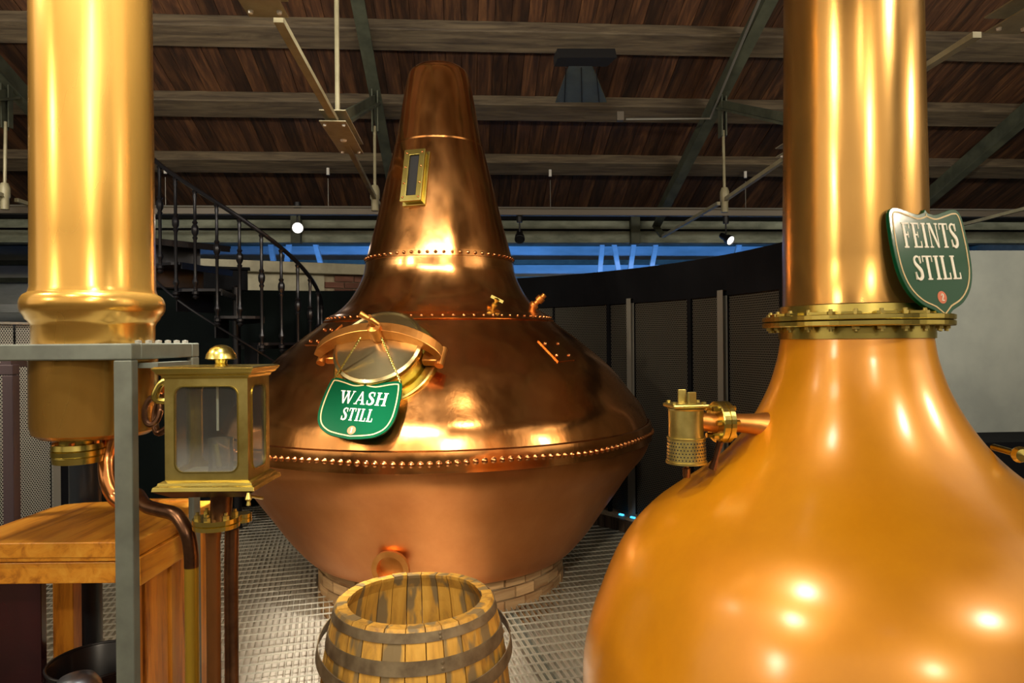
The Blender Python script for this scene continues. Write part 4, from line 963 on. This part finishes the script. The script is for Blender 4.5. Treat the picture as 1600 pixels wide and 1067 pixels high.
lb = px(104, 980, 2.46); part('back_leg', MB().box2((lb.x-.037, TB_-.08, 0), (lb.x+.037, TB_-.03, TZ-.056)), 'pine_v', pc, bevel=.003)
n = 6; w_ = (TB_-TF-.06)/n
for i in range(n):
    y = TF+.055+w_*i; part('side_plank', MB().box2((TX-.028, y+.003, .0), (TX-.004-(.008 if i % 2 else 0), y+w_-.003, TZ-.047)), 'pine_v', pc, at=(TX, y, 0), bevel=.003)
part('side_trim', MB().box2((TX-.004, TF, TZ-.13), (TX+.012, TF+.28, TZ-.047)), 'pine', pc, bevel=.003)
bx = px(302, 781, 2.5)
part('back_upstand', MB().box2((TX-.28, 2.50, TZ-.10), (bx.x, 2.53, bx.z)), 'pine', pc, bevel=.003)
mbd = px(70, 950, 2.3)
single('maroon_board', MB().box2((mbd.x-.25, 2.28, .0), (mbd.x, 2.31, TZ-.135)), 'maroon', 'glossy dark maroon board standing under the pine worktop', 'board', (mbd.x-.3, 2.3, 0), bevel=.004)
bc = px(152, 1030, 2.32)
bu = empty('black_bucket', 'black metal bucket on the grating under the pine cabinet', 'bucket', (bc.x, bc.y, 0))
rB = .145; part('bucket_wall', MB().lathe([(0, .012), (rB*.78, .012), (rB-.004, bc.z-.01), (rB+.004, bc.z), (rB+.006, bc.z-.01), (rB, bc.z-.014), (rB*.8, 0), (0, 0)], (bc.x, bc.y, 0), 40), 'bucket', bu)
part('wire_rim', MB().tube([(bc.x+(rB+.004)*math.cos(t), bc.y+(rB+.004)*math.sin(t), bc.z-.002) for t in [k*PI/20 for k in range(41)]], .005, 8), 'bucket', bu)
part('lug_bolt', MB().lathe([(0, 0), (.006, .002), (0, .006)], (bc.x, bc.y+rB-.008, bc.z-.025), 8, frame((0, -1, 0))), 'white_tag', bu)
dc = px(120, 1052, 2.06)
dk = empty('steel_churn', 'bright steel churn with domed lid in front of the black bucket', 'churn', (dc.x, dc.y, 0))
part('can', MB().lathe([(0, 0), (.07, 0), (.072, .3), (.066, dc.z-.06), (.060, dc.z-.05)], (dc.x, dc.y, 0), 32), 'steel', dk)
part('lid', MB().lathe([(.068, dc.z-.055), (.064, dc.z-.035), (.048, dc.z-.012), (.02, dc.z-.001), (0, dc.z)], (dc.x, dc.y, 0), 32), 'steel', dk)

# ------------------------------------------------------------------ cask
bcx, bcy, bz = px(649, 933, 2.38).x, 2.38, px(649, 933, 2.38).z
ck = empty('open_cask', 'open-topped oak cask with rusty hoops in front of the far still', 'cask', (bcx, bcy, 0))
print('CASK', bcx, bcy, bz)
R0, RB = .270, .330
def crad(z): t = (z-bz/2)/(bz/2); return RB - (RB-R0)*t*t
NS = 28; zz = [0, .1, .2, .3, .4, .5, .6, .7, .76, bz-.012, bz]
angs = [0]; ws_ = [random.uniform(.85, 1.2) for _ in range(NS)]; tw = sum(ws_)
for q in ws_: angs.append(angs[-1]+q/tw*2*PI)
for i in range(NS):
    a0, a1 = angs[i]+.006, angs[i+1]-.006; m = MB(); vs = []; jit = random.uniform(-.002, .002)
    for z in zz:
        ro = crad(z)+jit; th = .030 if z < bz-.02 else .040
        if z == bz: ro -= .004; th = .036
        for r_, a in ((ro, a0), (ro, (a0+a1)/2), (ro, a1), (ro-th, a1), (ro-th, (a0+a1)/2), (ro-th, a0)): vs.append((bcx+r_*math.cos(a), bcy+r_*math.sin(a), z+(jit*.8 if z == bz else 0)))
    fs = [(6*j+k, 6*j+(k+1) % 6, 6*j+6+(k+1) % 6, 6*j+6+k) for j in range(len(zz)-1) for k in range(6)]+[(5, 4, 3, 2, 1, 0), tuple(6*(len(zz)-1)+k for k in range(6))]
    am = (a0+a1)/2; part('stave', m.add(vs, fs), 'stave', ck, at=(bcx+R0*math.cos(am), bcy+R0*math.sin(am), 0))
part('cask_head', MB().lathe([(0, .04), (crad(.04)-.03, .04), (crad(.04)-.03, .06), (0, .06)], (bcx, bcy, 0), 40, None, False), 'stave', ck)
def hoop(z0, z1, off=.004, name='hoop'):
    m = MB(); m.lathe([(crad(z0)+off-.003, z0), (crad(z0)+off, z0), (crad(z1)+off, z1), (crad(z1)+off-.003, z1), (crad(z0)+off-.003, z0)], (bcx, bcy, 0), 64, None, True); h_ = part(name, m, 'hoop', ck); return h_
for z1, w_ in ((bz-.010, .028), (bz-.088, .042), (.20, .045), (.07, .04)):
    h_ = hoop(z1-w_, z1)
    a = camdir+R(18) if z1 > .6 else camdir
    for k in (0, 1):
        z = z1-w_*(.3+.4*k); q = Vector((bcx+(crad(z)+.004)*math.cos(a), bcy+(crad(z)+.004)*math.sin(a), z)); part('hoop_rivet', MB().lathe([(.006, 0), (.004, .003), (0, .004)], q, 8, frame((math.cos(a), math.sin(a), 0))), 'hoop', h_)
# loose hoop slipped down over the cask, tilted
tilt = Matrix.Rotation(R(9), 3, 'X') @ Matrix.Rotation(R(2), 3, 'Y')
lh = MB().lathe([(.335, -.022), (.338, -.022), (.330, .022), (.327, .022), (.335, -.022)], (0, 0, 0), 72); lh.v = [tilt @ q + Vector((bcx, bcy, bz-.145)) for q in lh.v]
single('loose_hoop', lh, 'hoop', 'loose rusty iron hoop slipped down over the cask', 'hoop', (bcx, bcy, bz-.24))

# ------------------------------------------------------------------ spiral stair
st = empty('spiral_stair', 'black cast-iron spiral stair with turned balusters left of the far still', 'staircase', (-2.5, 6.3, 0))
sc = Vector((-2.54, 6.3, 0)); SR = .745
def sp(th, r, z): return sc+Vector((r*math.sin(th), -r*math.cos(th), z))
part('centre_pole', MB().lathe([(.035, 0), (.035, 2.22), (0, 2.24)], sc, 16), 'iron', st)
def tread_z(k): return 1.93 - .222*k
for k in range(-3, 9):
    t0, t1, z = R(24+26*k-15), R(24+26*k+15), tread_z(k)
    P = [sp(t0, .05, z), sp(t0, SR, z)]+[sp(t0+(t1-t0)*i/5, SR+.01, z) for i in range(1, 5)]+[sp(t1, SR, z), sp(t1, .05, z)]; n = len(P)
    m = MB(); m.add(P+[p-Vector((0, 0, .022)) for p in P], [tuple(range(n)), tuple(range(2*n-1, n-1, -1))]+[(i, n+i, n+(i+1) % n, (i+1) % n) for i in range(n)])
    tr_ = part('tread', m, 'iron', st)
    ri = MB(); a, b = sp(t1, .06, z+.0), sp(t1, SR-.02, z+.0); ri.bar(a-Vector((0, 0, .03)), b-Vector((0, 0, .03)), .012, .05); a, b = sp(t0, .3, z-.1), sp(t0, SR-.02, z-.1); ri.bar(a, b, .010, .16); part('riser', ri, 'iron', tr_)
def baluster(th, zb0, zt0):
    L_ = zt0-zb0
    pr = [(0, -.09), (.010, -.085), (.020, -.07), (.012, -.055), (.022, -.045), (.022, -.025), (.012, -.015), (.012, .03), (.021, .045), (.021, .06), (.013, .08), (.0105, .12)]
    zc_ = L_*.60; pr += [(.011, zc_-.09), (.018, zc_-.07), (.012, zc_-.055), (.022, zc_-.03), (.024, zc_), (.022, zc_+.02), (.012, zc_+.04), (.019, zc_+.055), (.011, zc_+.07), (.010, L_-.09), (.014, L_-.05), (.011, L_-.035), (.019, L_-.015), (.010, L_), (0, L_)]
    return MB().lathe([(r*1.25, z) for r, z in pr], sp(th, SR+.012, zb0), 8)
for j in range(-6, 12):
    th = R(24+13*j); k = math.floor((j+1)/2); zb0 = tread_z(k); zt0 = 2.74-.112*j
    part('baluster', baluster(th, zb0, zt0-.01), 'iron', st)
hp = [sp(R(24+5*i), SR+.012, 2.74-.112*(5*i)/13) for i in range(-17, 30)]
part('handrail', MB().tube(hp, .018, 8), 'iron', st)
hp = [sp(R(24+5*i), SR-.0, 1.93-.112*(5*i)/13-.20) for i in range(-17, 30)]
part('outer_string', MB().tube(hp, .009, 6), 'iron', st)
part('raised_panel', cyl(parc(388), parc(236), PR-.03, PR+.05, 2.25, 2.46, 12), 'black', part_wall, bevel=.008)
part('raised_cap', cyl(parc(392), parc(230), PR-.06, PR+.06, 2.46, 2.485, 12), 'black', part_wall)

# ------------------------------------------------------------------ small cables
# conduit running down beside the right truss
cd = MB(); cd.tube([px(1187, 0, 5.6), px(1110, 185, 6.9), px(978, 186, 6.9)], .012, 8)
cdo = single('conduit_run', cd, 'post', 'thin grey conduit along the truss and under the second purlin to a small junction box', 'conduit', px(1110, 185, 6.9))
q = px(969, 182, 6.88); single('junction_box', MB().box(q, (.07, .06, .09)), 'track', 'small junction box hanging under the roof vent', 'box', q, bevel=.004)
